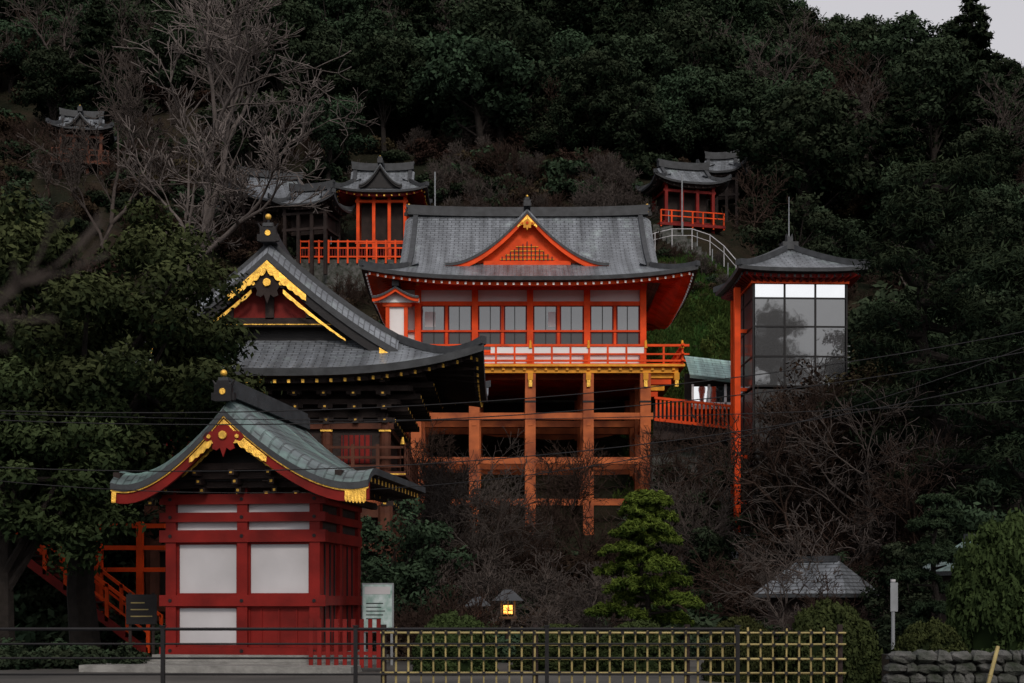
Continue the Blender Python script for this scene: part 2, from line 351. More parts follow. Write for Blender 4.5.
# ------------------------------------------------------------ vegetation
def leaves(cent,rad,cnt,size,flat=.7,up=.35,asp=.5,shell=.65,tb=.0):
    cent=np.asarray(cent,float); rad=np.asarray(rad,float); K=len(cent)
    idx=np.repeat(np.arange(K),cnt); n=len(idx)
    d=rng.normal(size=(n,3)); d[:,2]+=.25; d/=np.linalg.norm(d,axis=1)[:,None]
    rr=(shell+(1-shell)*rng.random(n))*rad[idx]*(1+.35*rng.normal(size=n)*.5)
    p=cent[idx]+d*rr[:,None]*np.array([1,1,flat])
    nr=d*.8+rng.normal(size=(n,3))*.55; nr[:,2]+=up; nr/=np.linalg.norm(nr,axis=1)[:,None]
    a=np.cross(nr,rng.normal(size=(n,3))); a/=np.linalg.norm(a,axis=1)[:,None]; b=np.cross(nr,a)
    s=(size*(.6+.8*rng.random(n)))[:,None]
    q=np.stack([p-a*s,p-b*s*asp,p+a*s,p+b*s*asp],1)
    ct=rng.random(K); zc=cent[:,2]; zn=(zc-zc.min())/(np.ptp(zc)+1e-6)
    tint=np.clip(.02+.25*ct[idx]+.36*d[:,2]+.22*zn[idx]+.22*rng.random(n)+tb,0,1)  # clump tops and upper crown lighter: crown highlights put into leaf colour
    return q.reshape(-1,3),tint
def grow(p,d,l,r,depth,segs,tips,spread=.6,up=.1,nch=(2,3),shrink=.72,rmin=.01,wob=.18):
    k=3; pts=[p]; rs=[r]
    for i in range(k):
        d=(d+Vector((random.gauss(0,wob),random.gauss(0,wob),random.gauss(0,wob)+up*.3))).normalized()
        p=p+d*(l/k); pts.append(p); rs.append(max(rmin,r*(1-.4*(i+1)/k)))
        if depth>0 and i<k-1 and random.random()<.55:
            e=(d+Vector((random.gauss(0,spread),random.gauss(0,spread),random.gauss(0,spread*.7)+up))).normalized()
            grow(p,e,l*shrink*.75,r*.5,depth-1,segs,tips,spread,up,nch,shrink,rmin,wob)
    segs.append((pts,rs))
    if depth>0:
        for _ in range(random.randint(*nch)):
            e=(d+Vector((random.gauss(0,spread),random.gauss(0,spread),random.gauss(0,spread*.7)+up))).normalized()
            grow(p,e,l*shrink*random.uniform(.8,1.1),r*.6,depth-1,segs,tips,spread,up,nch,shrink,rmin,wob)
    else: tips.append(p)
def segmesh(segs,n_of):
    v=[];f=[]
    for pts,rs in segs:
        a,b=tube(pts,rs,n_of(rs[0])); o=len(v); v+=a; f+=[tuple(i+o for i in q) for q in b]
    return v,f
def bare(name,l,r,depth,mat,stems=1,spread=.6,up=.15,lean=.1,rmin=.012,shrink=.74,wob=.18):
    segs=[];tips=[]
    for i in range(stems):
        d=Vector((random.gauss(0,lean),random.gauss(0,lean),1)).normalized()
        grow(Vector((random.gauss(0,.15*(stems>1)),random.gauss(0,.15*(stems>1)),-.3)),d,l,r,depth,segs,tips,spread,up,rmin=rmin,shrink=shrink,wob=wob)
    v,f=segmesh(segs,lambda r_:6 if r_>.08 else 3)
    return simple(name,v,f,[mat],smooth=True)
def leafy(name,H,base,R,nc,cnt,ls,leaf='leafA',trunk='bark',tr=.25,cr=(.2,.32),flat=.7,seed=0,asp=.5,tb=0,low=-.85):
    random.seed(seed); c=Vector((0,0,base+(H-base)/2)); Rz=(H-base)/2
    cs=[];rd=[]
    while len(cs)<nc:
        d=Vector((random.gauss(0,1),random.gauss(0,1),random.gauss(0,1))).normalized()
        if d.z<low: continue
        k=random.random()**.35; nz=1+.35*noise.noise(d*1.7+Vector((seed,0,0)))
        p=Vector((d.x*R*k*nz,d.y*R*k*nz,d.z*Rz*k*nz*.92)); cs.append(tuple(c+p)); rd.append(R*random.uniform(*cr))
    q,t=leaves(cs,rd,cnt,ls,flat,asp=asp,tb=tb)
    segs=[]; top=Vector((random.gauss(0,.2),random.gauss(0,.2),base+(H-base)*.65))
    pts=[Vector((0,0,-.5)),Vector((random.gauss(0,.15),random.gauss(0,.15),base*.6)),Vector((random.gauss(0,.2),random.gauss(0,.2),base+Rz*.5)),top]
    segs.append((pts,[tr*1.2,tr,tr*.7,tr*.25]))
    for i in random.sample(range(nc),min(nc,26)):
        e=Vector(cs[i]); s0=pts[1].lerp(pts[3],random.uniform(.1,.8)); mid=s0.lerp(e,.5)+Vector((random.gauss(0,.3),random.gauss(0,.3),-.2))
        segs.append(([s0,mid,e],[tr*.4,tr*.25,tr*.08]))
    v,f=segmesh(segs,lambda r_:8 if r_>.15 else 5); nv=len(v); nf=len(f)
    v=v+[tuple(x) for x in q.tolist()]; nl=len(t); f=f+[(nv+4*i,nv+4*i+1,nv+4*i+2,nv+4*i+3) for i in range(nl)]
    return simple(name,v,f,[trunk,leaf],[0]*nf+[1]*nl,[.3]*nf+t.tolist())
def conifer(name,H,R,seed,leaf='leafC',cnt=45,ls=.26,base=.15,layers=16):
    random.seed(seed); cs=[];rd=[];segs=[([Vector((0,0,-.5)),Vector((.1,0,H*.5)),Vector((0,.1,H))],[H*.025,H*.017,.03])]
    for i in range(layers):
        h=base+(1-base)*i/(layers-1); rr=R*(1-h)**.6*random.uniform(.7,1.15)+.3
        for k in range(6 if i<layers-3 else 4):
            a=random.random()*6.28; e=Vector((math.cos(a)*rr,math.sin(a)*rr,H*h+random.uniform(-.3,.3)-.12*rr))
            segs.append(([Vector((0,0,H*h)),e],[.06,.02]))
            for q in (.35,.65,.95):
                cs.append((e.x*q+random.gauss(0,.15),e.y*q+random.gauss(0,.15),H*h-.12*rr*q+random.gauss(0,.1))); rd.append(.35+.22*rr*(1.1-q*.6))
    q,t=leaves(cs,rd,cnt,ls,.5,up=.4,asp=.3,shell=.3)
    v,f=segmesh(segs,lambda r_:6 if r_>.1 else 3); nv=len(v); nf=len(f); nl=len(t)
    v=v+[tuple(x) for x in q.tolist()]; f=f+[(nv+4*i,nv+4*i+1,nv+4*i+2,nv+4*i+3) for i in range(nl)]
    return simple(name,v,f,['bark',leaf],[0]*nf+[1]*nl,[.3]*nf+t.tolist())
def shrub(name,R,H,cnt,ls,leaf,seed,dome=False,flatc=.8,tb=0):
    random.seed(seed)
    if dome:
        cs=[];rd=[]
        for i in range(230):
            z=random.uniform(-.45,1); a=random.random()*6.283; k=math.sqrt(1-z*z)
            nz=1+.09*noise.noise(Vector((math.cos(a)*k*2,math.sin(a)*k*2,z*2+seed)))
            cs.append((math.cos(a)*k*R*.88*nz,math.sin(a)*k*R*.88*nz,z*H*.88*nz)); rd.append(R*.14)
        q,t=leaves(cs,rd,cnt,ls,.9,up=.2)
        vb,fb=ball((0,0,0),R*.82,16,10,H/R)
    else:
        cs=[];rd=[]
        for i in range(26):
            a=random.random()*6.283; k=random.random()**.5*R; cs.append((math.cos(a)*k,math.sin(a)*k,random.random()*H*(1-.5*k/R))); rd.append(R*.3)
        q,t=leaves(cs,rd,cnt,ls,flatc,up=.2,tb=tb); vb,fb=[],[]
    nv=len(vb); nl=len(t)
    v=vb+[tuple(x) for x in q.tolist()]; f=[tuple(g) for g in fb]+[(nv+4*i,nv+4*i+1,nv+4*i+2,nv+4*i+3) for i in range(nl)]
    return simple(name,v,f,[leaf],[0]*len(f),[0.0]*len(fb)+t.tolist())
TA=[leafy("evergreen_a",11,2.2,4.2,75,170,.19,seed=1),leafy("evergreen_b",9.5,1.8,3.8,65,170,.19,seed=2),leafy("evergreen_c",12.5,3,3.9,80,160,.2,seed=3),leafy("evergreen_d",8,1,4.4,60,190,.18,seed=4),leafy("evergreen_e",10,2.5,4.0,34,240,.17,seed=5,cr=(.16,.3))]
TC=[conifer("cedar_a",14,2.8,5),conifer("cedar_b",12,2.4,6)]
random.seed(15)
TB=[bare("bare_a",3.4,.17,5,'twig',spread=.6,up=.12,rmin=.022),bare("bare_b",3.0,.15,5,'twigd',spread=.62,up=.1,rmin=.022)]
SB=[bare("bare_shrub_a",1.0,.04,4,'twig',stems=7,lean=.5,rmin=.012),bare("bare_shrub_b",.9,.035,4,'twigd',stems=8,lean=.6,rmin=.012)]
SL=[shrub("undergrowth_a",1.5,1.4,60,.14,'leafA',1),shrub("undergrowth_b",1.4,1.1,70,.11,'dry',2),shrub("undergrowth_c",1.2,.9,60,.13,'leafA',3)]
def grasspatch(seed):
    r2=np.random.default_rng(seed); n=1500; R=1.7
    a=r2.random(n)*6.283; k=np.sqrt(r2.random(n))*R; p=np.stack([np.cos(a)*k,np.sin(a)*k,np.zeros(n)],1)
    h=(.12+.2*r2.random(n))*(1+.5*np.sin(p[:,0]*3+seed)); lean=r2.normal(size=(n,2))*.09; w=.03
    dx=np.stack([np.cos(a*7),np.sin(a*7),np.zeros(n)],1)*w
    top=p+np.stack([lean[:,0],lean[:,1],h],1)
    q=np.stack([p-dx,p+dx,top+dx*.4,top-dx*.4],1).reshape(-1,3)
    t=np.clip(.25+.5*r2.random(n)+.2*np.sin(p[:,1]*2.3),0,1)
    return simple("grass_patch",[tuple(x) for x in q.tolist()],[(4*i,4*i+1,4*i+2,4*i+3) for i in range(n)],['grass'],[0]*n,t.tolist())
GR=[grasspatch(1),grasspatch(2)]
random.seed(11)
forest=bpy.data.objects.new("hillside_forest",None); col.objects.link(forest)
under=bpy.data.objects.new("hillside_undergrowth",None); col.objects.link(under)
grs=bpy.data.objects.new("grass_slope",None); col.objects.link(grs)
def cleared(x,y):
    if -42<x<21 and y<114: return True
    if 8<x<21 and y<118: return True
    if -46<x<-26 and y<121: return True
    if x<=-42 and y<104: return True
    if x>=19 and y<78: return True
    return False
y=74.0
while y<214:
    lim=.38*y+9; x=-lim
    while x<lim:
        xx=x+random.uniform(-2,2); yy=y+random.uniform(-2,2)
        bz=noise.noise(Vector((xx*.035,yy*.035,9)))   # stands of leafless trees
        if not cleared(xx,yy):
            r_=random.random(); sc=random.uniform(.7,1.2)
            if yy<100: sc*=.8
            pb=.03+max(0,bz)*.7+(.08 if yy<128 else 0)+(.4 if (xx<-18 and yy<135) else 0)+(.25 if (25<xx<50 and 100<yy<150) else 0)
            if r_<pb: me=random.choice(TB);nm="bare_tree"; sc*=1.1
            elif r_>.9 and yy<165: me=random.choice(TC);nm="cedar_tree"
            else: me=random.choice(TA);nm="evergreen_tree"
            place(me,nm,(xx,yy,hz(xx,yy)-.4),random.random()*6.28,sc,forest)
            if nm=="bare_tree": place(random.choice(SL),"undergrowth_bush",(xx+1.5,yy-1,hz(xx+1.5,yy-1)-.1),random.random()*6,1.6,under)
        x+=5.4
    y+=5.0
for i in range(700):
    y_=random.uniform(66,122); x_=random.uniform(-.4*y_-5,.4*y_+5)
    if abs(x_-.9)<9 and 70<y_<88: continue
    if 8<x_<16 and y_<68: continue
    if -14<x_<-3 and 97<y_<106: continue
    if 9<x_<19 and 96<y_<110: continue
    if 7.5<x_<17 and 74<y_<96: continue
    r_=random.random()
    if r_<.35: me,nm=SB[random.randint(0,1)],"bare_shrub"
    elif r_<.65: me,nm=SL[1],"dry_bush"
    else: me,nm=random.choice(SL),"undergrowth_bush"
    place(me,nm,(x_,y_,hz(x_,y_)-.15),random.random()*6.28,random.uniform(.7,1.3),under)
for i in range(300):
    y_=random.uniform(75,97); x_=random.uniform(7,18)
    sl_=math.atan2(hz(x_,y_+.6)-hz(x_,y_-.6),1.2)
    place(random.choice(GR),"grass_patch",(x_,y_,hz(x_,y_)-.03),(sl_,0,random.uniform(-.3,.3)),random.uniform(.7,1.1),grs)
for i in range(14):
    y_=random.uniform(80,95); x_=random.uniform(8,17); place(random.choice(SL),"undergrowth_bush",(x_,y_,hz(x_,y_)-.1),i,random.uniform(.25,.5),under)
for i in range(90):
    px=random.uniform(-20,345); d=random.uniform(101,119); x_=(px-512)*d/F
    if abs(px-82)<45 and d<114: continue
    place(random.choice([SL[0],SL[2],SL[1],SB[1]]),"undergrowth_bush",(x_,d,hz(x_,d)-.1),random.random()*6,random.uniform(.9,1.5),under)
for i in range(48):
    px=random.uniform(440,640); d=random.uniform(99,111); x_=(px-512)*d/F
    place(random.choice(SB),"bare_shrub",(x_,d,hz(x_,d)-.1),random.random()*6,random.uniform(.8,1.4),under)
for i in range(26):
    px=random.uniform(430,640); d=random.uniform(106,114); x_=(px-512)*d/F
    place(random.choice((SL[0],SL[1],SL[2])),"undergrowth_bush",(x_,d,hz(x_,d)-.1),random.random()*6,random.uniform(1,1.6),under)
for i in range(34):
    px=random.uniform(645,770); d=random.uniform(93,99); x_=(px-512)*d/F
    place(random.choice(SB+[SL[1],SL[0]]),"bare_shrub",(x_,d,hz(x_,d)-.2),random.random()*6,random.uniform(.4,.75),under)
for px in (648,668,690,712,735,750): x_=(px-512)*113/F; place(TA[px%5],"evergreen_tree",(x_,116,hz(x_,116)-.4),px,.75,forest)
def T(me,name,px,d,sc,rot=0,z=None):
    x=(px-512)*d/F; return place(me,name,(x,d,(hz(x,d) if d>50 else 0) if z is None else z),rot,sc)
random.seed(23)
T(bare("bare_tree_big",5.8,.36,6,'pale',spread=.55,up=.1,rmin=.028,shrink=.76,wob=.14),"bare_deciduous_tree",190,93,1.2)
T(bare("bare_tree_big2",4.8,.26,6,'twig',spread=.55,up=.12,rmin=.025,shrink=.75),"bare_deciduous_tree",100,97,1.0,1)
T(bare("bare_tree_big3",4.2,.22,5,'pale',spread=.55,up=.12,rmin=.025,shrink=.75),"bare_deciduous_tree",265,108,1.0,2)
T(TB[0],"bare_deciduous_tree",770,118,1.3,1); T(TB[1],"bare_deciduous_tree",760,98,1,2); T(TB[0],"bare_deciduous_tree",705,124,1.4,3); T(TB[1],"bare_deciduous_tree",50,108,.9,2)
T(TA[0],"camphor_tree",500,117,1.1,.5); T(TA[2],"camphor_tree",595,113,.75,2.5); T(TA[1],"camphor_tree",628,112,.75,1.2); T(TA[3],"camphor_tree",560,114,.7,1.2)
for px,d,s in ((15,92,.8),(250,112,.9),(60,66,.9),(10,72,1.1),(330,112,.8)): T(random.choice(TA),"evergreen_tree",px,d,s,random.random()*6)
for px,d,s in ((790,90,.8),(825,80,.9),(870,76,1.1),(905,72,1.1)): T(random.choice(TA),"evergreen_tree",px,d,s,random.random()*6)
T(leafy("large_broadleaf",13.6,3.2,4.5,175,360,.105,'leafB',tr=.4,cr=(.13,.22),seed=31,asp=.45),"broadleaf_tree",88,40.5,1,0,0)
T(leafy("large_broadleaf2",9.0,1.6,3.4,110,320,.105,'leafB',tr=.3,cr=(.14,.24),seed=32,asp=.45),"broadleaf_tree",5,38,1,0,0)
def pine(name,H,R,seed,np_=26,cnt=420,ls=.16,leaf='leafC',low=.25,thick=.32):
    random.seed(seed); cs=[];rd=[];segs=[]
    tp=[Vector((0,0,-.4))]; 
    for i in range(1,7): tp.append(Vector((tp[-1].x+random.gauss(0,.04*H),tp[-1].y+random.gauss(0,.03*H),H*i/6)))
    segs.append((tp,[.03*H*(1.05-i/6*.9) for i in range(7)]))
    for i in range(np_):
        h=low+(1-low)*((i+.5)/np_); u=h*6; k=min(5,int(u)); s0=tp[k].lerp(tp[k+1],u-k)
        a=i*2.4+random.gauss(0,.3); rr=R*(1-.75*((h-low)/(1-low))**1.6)*random.uniform(.55,1)
        e=s0+Vector((math.cos(a)*rr,math.sin(a)*rr,random.uniform(-.02,.05)*H)); 
        segs.append(([s0,s0.lerp(e,.5)+Vector((0,0,-.02*H)),e],[.012*H,.008*H,.004*H]))
        for j in range(6):
            f_=random.uniform(.35,1.1); cs.append((s0.x+(e.x-s0.x)*f_+random.gauss(0,R*.1),s0.y+(e.y-s0.y)*f_+random.gauss(0,R*.1),s0.z+(e.z-s0.z)*f_+random.gauss(0,.01*H))); rd.append(R*random.uniform(.16,.26))
    q,t=leaves(cs,rd,cnt//6,ls,thick/.6,up=.5,asp=.2,shell=.35)
    v,f=segmesh(segs,lambda r_:8 if r_>.1 else 5); nv=len(v); nf=len(f); nl=len(t)
    v=v+[tuple(x) for x in q.tolist()]; f=f+[(nv+4*i,nv+4*i+1,nv+4*i+2,nv+4*i+3) for i in range(nl)]
    return simple(name,v,f,['bark',leaf],[0]*nf+[1]*nl,[.3]*nf+t.tolist())
T(pine("tall_pine",16.5,4.2,41,36,900,.14),"pine_tree",958,50,1); T(pine("tall_pine2",13,4,42,30,800,.14),"pine_tree",1035,46,1); T(pine("tall_pine3",13,3.5,43,28,700,.14),"pine_tree",900,58,1)
def cloudpine(name,H,R,seed,n=13,leaf='leafP',tb=0,ps=.5):
    random.seed(seed); cs=[];rd=[];segs=[]
    tp=[Vector((0,0,-.3))]
    for i in range(1,7): tp.append(Vector((.08*math.sin(i*1.3)*H*.25,.1*math.cos(i*1.7),H*.93*i/6)))
    segs.append((tp,[.1*(1.1-i/6*.8) for i in range(7)]))
    for i in range(n):
        h=.2+.78*(i/(n-1)); u=min(5.99,h*6*.98); k=int(u); s0=tp[k].lerp(tp[k+1],u-k)
        fr=(h-.2)/.78
        rr=R*(1-.95*fr**1.5)*random.uniform(.85,1); a=i*2.4+.5
        e=s0+Vector((math.cos(a)*rr*.62,math.sin(a)*rr*.62,random.uniform(-.1,.1))) if i<n-1 else s0+Vector((0,0,-.15))
        if i<n-1: segs.append(([s0-Vector((0,0,.12)),e-Vector((0,0,.08))],[.045,.02]))
        pr=R*(ps-.1*fr)*(1.05 if i==n-1 else random.uniform(.85,1.1))
        for j in range(60):
            b=random.random()*6.28; q=math.sqrt(random.random())*pr; cs.append((e.x+math.cos(b)*q,e.y+math.sin(b)*q,e.z+.55*pr*math.sqrt(max(0,1-(q/pr)**2))*random.uniform(.5,1))); rd.append(pr*.17)
    q,t=leaves(cs,rd,60,.07,.8,up=.6,asp=.25,shell=.4,tb=tb)
    v,f=segmesh(segs,lambda r_:8); nv=len(v); nf=len(f); nl=len(t)
    v=v+[tuple(x) for x in q.tolist()]; f=f+[(nv+4*i,nv+4*i+1,nv+4*i+2,nv+4*i+3) for i in range(nl)]
    return simple(name,v,f,['bark',leaf],[0]*nf+[1]*nl,[.3]*nf+t.tolist())
T(cloudpine("garden_pine",5.2,1.65,51,17,tb=.12,ps=.54),"garden_pine_tree",645,42,1,.4)
T(cloudpine("garden_pine2",4.9,1.3,52,9,'leafC'),"garden_pine_tree",935,38,1,1.4)
random.seed(61)
ms=[bare("plum_a",1.5,.1,5,'twig',spread=.6,up=.08,rmin=.012,shrink=.76),bare("plum_b",1.4,.09,5,'twigd',stems=2,spread=.65,up=.08,lean=.25,rmin=.012,shrink=.76),bare("plum_c",1.3,.09,5,'twig',stems=2,spread=.6,up=.1,lean=.3,rmin=.012,shrink=.76)]
for px,d,s in ((430,52,1.1),(480,50,1.15),(540,52,1.15),(590,50,1),(455,58,1.2),(520,60,1.2),(575,62,1.1),(700,54,1.1),(755,52,1),(800,50,1.2),(840,47,1.15),(870,52,1.3),(815,56,1.4),(620,58,1),(410,56,1.3),(500,64,1.3),(690,62,1.5)):
    T(random.choice(ms),"bare_plum_tree",px,d,s,random.random()*6)
tt=[bare("zelkova_a",2.7,.13,6,'twigd',stems=2,lean=.15,spread=.5,up=.08,rmin=.011,shrink=.76),bare("zelkova_b",2.6,.13,6,'twig',stems=1,spread=.55,up=.08,rmin=.011,shrink=.77)]
for k,(px,d,s) in enumerate(((800,54,1.25),(850,52,1.3),(825,57,1.35),(885,55,1.3),(905,50,1.0),(790,58,1.15),(435,62,1.0),(492,61,.95),(560,63,.9),(465,56,.8),(690,64,1.0),(715,60,.8),(520,57,.7),(410,58,1.0))): T(tt[k%2],"bare_zelkova_tree",px,d,s,k*1.7)
td=leafy("withered_oak",9.8,1.5,2.7,75,110,.09,'dryt',tr=.16,seed=39,cr=(.2,.34))
for px,d,s in ((812,55.5,1.05),(858,55,1.0),(880,60,1.2)): T(td,"withered_oak_tree",px,d,s,px)
tq=leafy("small_evergreen",5.5,.3,2.2,60,160,.1,'leafA',tr=.12,seed=36)
for px,d,s in ((700,66,1.1),(725,58,.8),(672,64,.9),(860,60,1.5),(415,66,.8),(395,47,.9),(20,47,1.1),(120,52,1.3),(60,52,1.3),(-30,46,1.2),(780,62,.8),(835,50,.6),(920,44,.7),(990,46,1.0)): T(tq,"evergreen_shrub",px,d,s,random.random()*6)
for i in range(60):
    px=random.uniform(380,1060); d=random.uniform(40,60)
    if 560<px<720 and d<46: d=48
    if 740<px<880 and d<50: d=51
    T(random.choice(SL+SB),"garden_shrub",px,d,random.uniform(.6,1.2),random.random()*6)
for i in range(26):
    px=random.uniform(-80,160); d=random.uniform(44.5,52); T(random.choice(SL),"garden_shrub",px,d,random.uniform(.8,1.4),random.random()*6)
for i in range(16): T(SL[random.choice((0,2))],"garden_shrub",-30+i*9.5,random.uniform(34.5,37.5),random.uniform(.35,.55),i)
for px,s in ((757,.75),(785,.7),(815,.6),(850,.75),(880,.7),(910,.6),(475,.5),(530,.55),(600,.5),(700,.6)): T(SL[random.choice((0,2))],"garden_shrub",px,43 if px>650 else 39,s,px)
T(ms[0],"bare_plum_tree",795,42.5,.75,1); T(ms[1],"bare_plum_tree",845,42.5,.7,2); T(ms[2],"bare_plum_tree",545,39.5,.6,2); T(ms[1],"bare_plum_tree",455,40,.6,4)
DB=[shrub("dome_a",1,1,150,.04,'leafH',71,True),shrub("dome_b",1,.95,150,.04,'leafH',72,True)]
for px,top,d,R,H in ((455,611,33,1.0,1.2),(742,613,30,.85,1.3),(830,599,29,1.08,1.55),(930,618,29,.85,1.2),(1010,512,31,1.35,2.5),(975,625,33,1,1.3),(640,618,34,1.1,1.1),(560,622,35,1.2,1.0)):
    x,_,z=S(px,top,d); place(DB[random.randint(0,1)],"clipped_bush",(x,d,max(z-H,0)-.02),random.random()*6,(R,R,H))
# ------------------------------------------------------------ front pavilion
o=Obj("shrine_pavilion",(-6.6,35,0),-8)
o.box('stone_plinth','stone',-2.6,2.6,-.8,4.6,0,.2); o.box('stone_plinth','stone',-2.2,2.2,-.4,4.2,.2,.36)
o.box('stone_step','stone',-3.4,3.2,-1.9,-.82,0,.16)
W=1.83;D=3.8
for x in (-W,0,W):
    o.box('posts','dred',x-.13,x+.13,-.13,.13,.36,4.6)
for x in (-W,W):
    for y_ in (D/2,D): o.box('posts','dred',x-.13,x+.13,y_-.13,y_+.13,.36,4.6)
for z0,z1 in ((.36,.54),(1.55,1.82),(3.12,3.42),(3.62,3.85),(4.05,4.3)):
    o.box('beams','dred',-W-.28,W+.28,-.17,-.135,z0,z1); o.box('beams','dred',-W-.28,W+.28,-.13,.1,z0+.01,z1-.01)
    for sx in (-W,W): o.box('side_beams','dred',sx-.165,sx+.165,-.1,D+.15,z0+.015,z1-.015)
    for sx in (-W,0,W): o.cyl('beam_studs','black',(sx,-.19,(z0+z1)/2),(sx,-.17,(z0+z1)/2),.045,n=8)
o.box('wall_panels','whiteb',-W,0,.02,.06,1.8,3.2); o.box('wall_panels','whiteb',0,W,.02,.06,1.8,3.2)
o.box('wall_panels','whiteb',-W,0,.02,.06,.5,1.6); o.box('lower_board','dred',0,W,.0,.05,.5,1.6)
for xx in (.45,.9,1.35): o.box('lower_board_battens','dred',xx-.02,xx+.02,-.03,0,.5,1.6)
o.box('wall_panels','whiteb',-W,W,.02,.06,3.4,4.1)
for x0,x1 in ((-W+.13,-.13),(.13,W-.13)):
    for z0,z1 in ((.54,1.55),(1.82,3.12)):
        for a_,b_,c_,d_ in ((x0,x0+.05,z0,z1),(x1-.05,x1,z0,z1),(x0+.05,x1-.05,z0,z0+.05),(x0+.05,x1-.05,z1-.05,z1)): o.box('panel_frames','dred',a_,b_,-.03,.02,c_,d_)
o.box('side_walls','dred',W-.04,W+.04,.1,D,.4,3.2); o.box('side_walls','dred',-W-.04,-W+.04,.1,D,.4,3.2)
o.box('side_walls_upper','wood',W-.04,W+.04,.1,D,3.2,4.4); o.box('rear_wall','dred',-W,W,D-.04,D+.04,.4,4.4)
for yy in (.6,1.1,1.5,2.3,2.8,3.3): o.box('side_battens','black',W+.04,W+.07,yy-.03,yy+.03,.6,3.1)
for k,(z0,ex) in enumerate(((4.3,.3),(4.5,.6),(4.7,.9))):
    for sx in (-1,1):
        o.box('eave_purlins','wood',sx*(W+ex)-.08,sx*(W+ex)+.08,-1.3,D+1,z0-.1,z0+.06)
    for x in (-W,-W/2,0,W/2,W): o.box('bracket_arms','wood',x-.07,x+.07,-.2-.25*(k+1),.1,z0,z0+.14); o.box('bracket_caps','gold',x-.03,x+.03,-.215-.25*(k+1),-.2-.25*(k+1),z0+.04,z0+.1)
    o.box('gable_tie_beams','wood',-W-.3+.35*k,W+.3-.35*k,-.3-.25*k,-.2-.25*k,z0+.14,z0+.3)
for yy in np.arange(0,D+.1,.63):
    for k in range(3): o.box('side_brackets','wood',W,W+.35*(k+1),yy-.06,yy+.06,4.2+.2*k,4.33+.2*k); o.box('side_bracket_caps','gold',W+.35*(k+1),W+.35*(k+1)+.01,yy-.04,yy+.04,4.23+.2*k,4.3+.2*k)
P=kiri(o,'',-1.5,5.2,2.8,3.5,6.55,2.05,.66,.34,mk=.8,dr=.34,th=.16,roof='tileg',board='dred',setb=1.1,zb=4.6,gab='black',bh=.36,goldtop=True)
goldwing(o,P,-1.47,.0,.3,.16,.3,.12,-.26); goldwing(o,P,-1.47,.84,.985,.16,.2,.26,-.22,sg2=(1,)); goldwing(o,P,-1.47,.95,.99,.16,.2,.22,-.22,sg2=(-1,))
goldwing(o,P,-1.2,.10,.4,.1,.12,.05,-.6)
gegyo(o,0,-1.5,5.85,.82); finial(o,0,-1.45,6.5,.75)
o.done()
# ------------------------------------------------------------ two-storey gate
o=Obj("two_storey_gate",(-8.55,53,0),0)
irimoya(o,'',4.9,7.6,2.5,14.3,4.75,.5,.85,3.0,4.3,9.95,axis='y',tg=.6,mk=.8,dr=.45,roof='tile',board='black',gab='black',raf='wood',rafend='gold',th=.26,rs=.5)
def Pg(y,s): t=abs(s)*.6; return (s*.6*7.6,y,14.3-4.75*fcurve(t,.5)-.45)
goldwing(o,Pg,-3.42,0,.3,.1,.34,.2,-.3); goldwing(o,Pg,-3.3,.12,.6,.1,.15,.06,-.78); goldwing(o,Pg,-3.42,.86,.99,.1,.24,.28,-.3)
gegyo(o,0,-3.35,13.15,1.15,'wood'); finial(o,0,-3.1,14.4,1.0)
o.box('gable_tie_beam','wood',-3.0,3.0,-2.85,-2.6,11.35,11.65); o.box('gable_tie_beam_trim','gold',-2.9,2.9,-2.88,-2.855,11.4,11.43)
o.box('gable_struts','wood',-.15,.15,-2.85,-2.66,11.6,13.6)
for x in (-1.4,1.4): o.box('gable_struts','wood',x-.12,x+.12,-2.85,-2.66,11.6,12.7)
o.box('gable_panel','dred',-1.3,1.3,-2.72,-2.66,11.65,12.7)
bx,by=4.1,3.0
for k in range(4):
    z0=7.9+.42*k; ex=.45*k
    o.box('eave_purlins','wood',-bx-ex,bx+ex,-by-ex*.8-.1,-by-ex*.8+.1,z0+.2,z0+.38); o.box('eave_purlins','wood',-bx-ex,bx+ex,by+ex*.8-.1,by+ex*.8+.1,z0+.2,z0+.38)
    for sx in (-1,1): o.box('eave_purlins','wood',sx*(bx+ex)-.1,sx*(bx+ex)+.1,-by-ex*.8,by+ex*.8,z0+.21,z0+.37)
    for x in np.linspace(-bx,bx,9):
        o.box('brackets','wood',x-.1,x+.1,-by-ex*.8-.3,-by,z0,z0+.2); o.box('bracket_ends','gold',x-.04,x+.04,-by-ex*.8-.315,-by-ex*.8-.3,z0+.07,z0+.13)
        o.box('brackets','wood',x-.25,x+.25,-by-ex*.8-.2,-by-ex*.8,z0+.06,z0+.19)
    for y_ in np.linspace(-by,by,7):
        for sx in (-1,1):
            xa,xb=sorted((sx*bx,sx*(bx+ex+.35))); o.box('brackets','wood',xa,xb,y_-.1,y_+.1,z0,z0+.2); e_=sx*(bx+ex+.35); o.box('bracket_ends','gold',min(e_,e_+sx*.015),max(e_,e_+sx*.015),y_-.05,y_+.05,z0+.05,z0+.15)
o.box('upper_walls','wood',-bx+.05,bx-.05,-by+.05,by-.05,6.2,9.8)
for x in np.linspace(-bx,bx,5):
    for y_ in (-by,by): o.cyl('upper_columns','brown',(x,y_,6.2),(x,y_,8),.2)
    o.box('column_bands','gold',x-.21,x+.21,-by-.215,-by-.2,7.6,7.66)
for x0 in np.linspace(-bx,bx,5)[:-1]:
    o.box('upper_door_panels','dred',x0+.5,x0+1.55,-by+.0,-by+.04,6.5,7.5)
    for q in range(6): o.box('upper_door_lattice','black',x0+.55+q*.19,x0+.59+q*.19,-by-.03,-by,6.5,7.5)
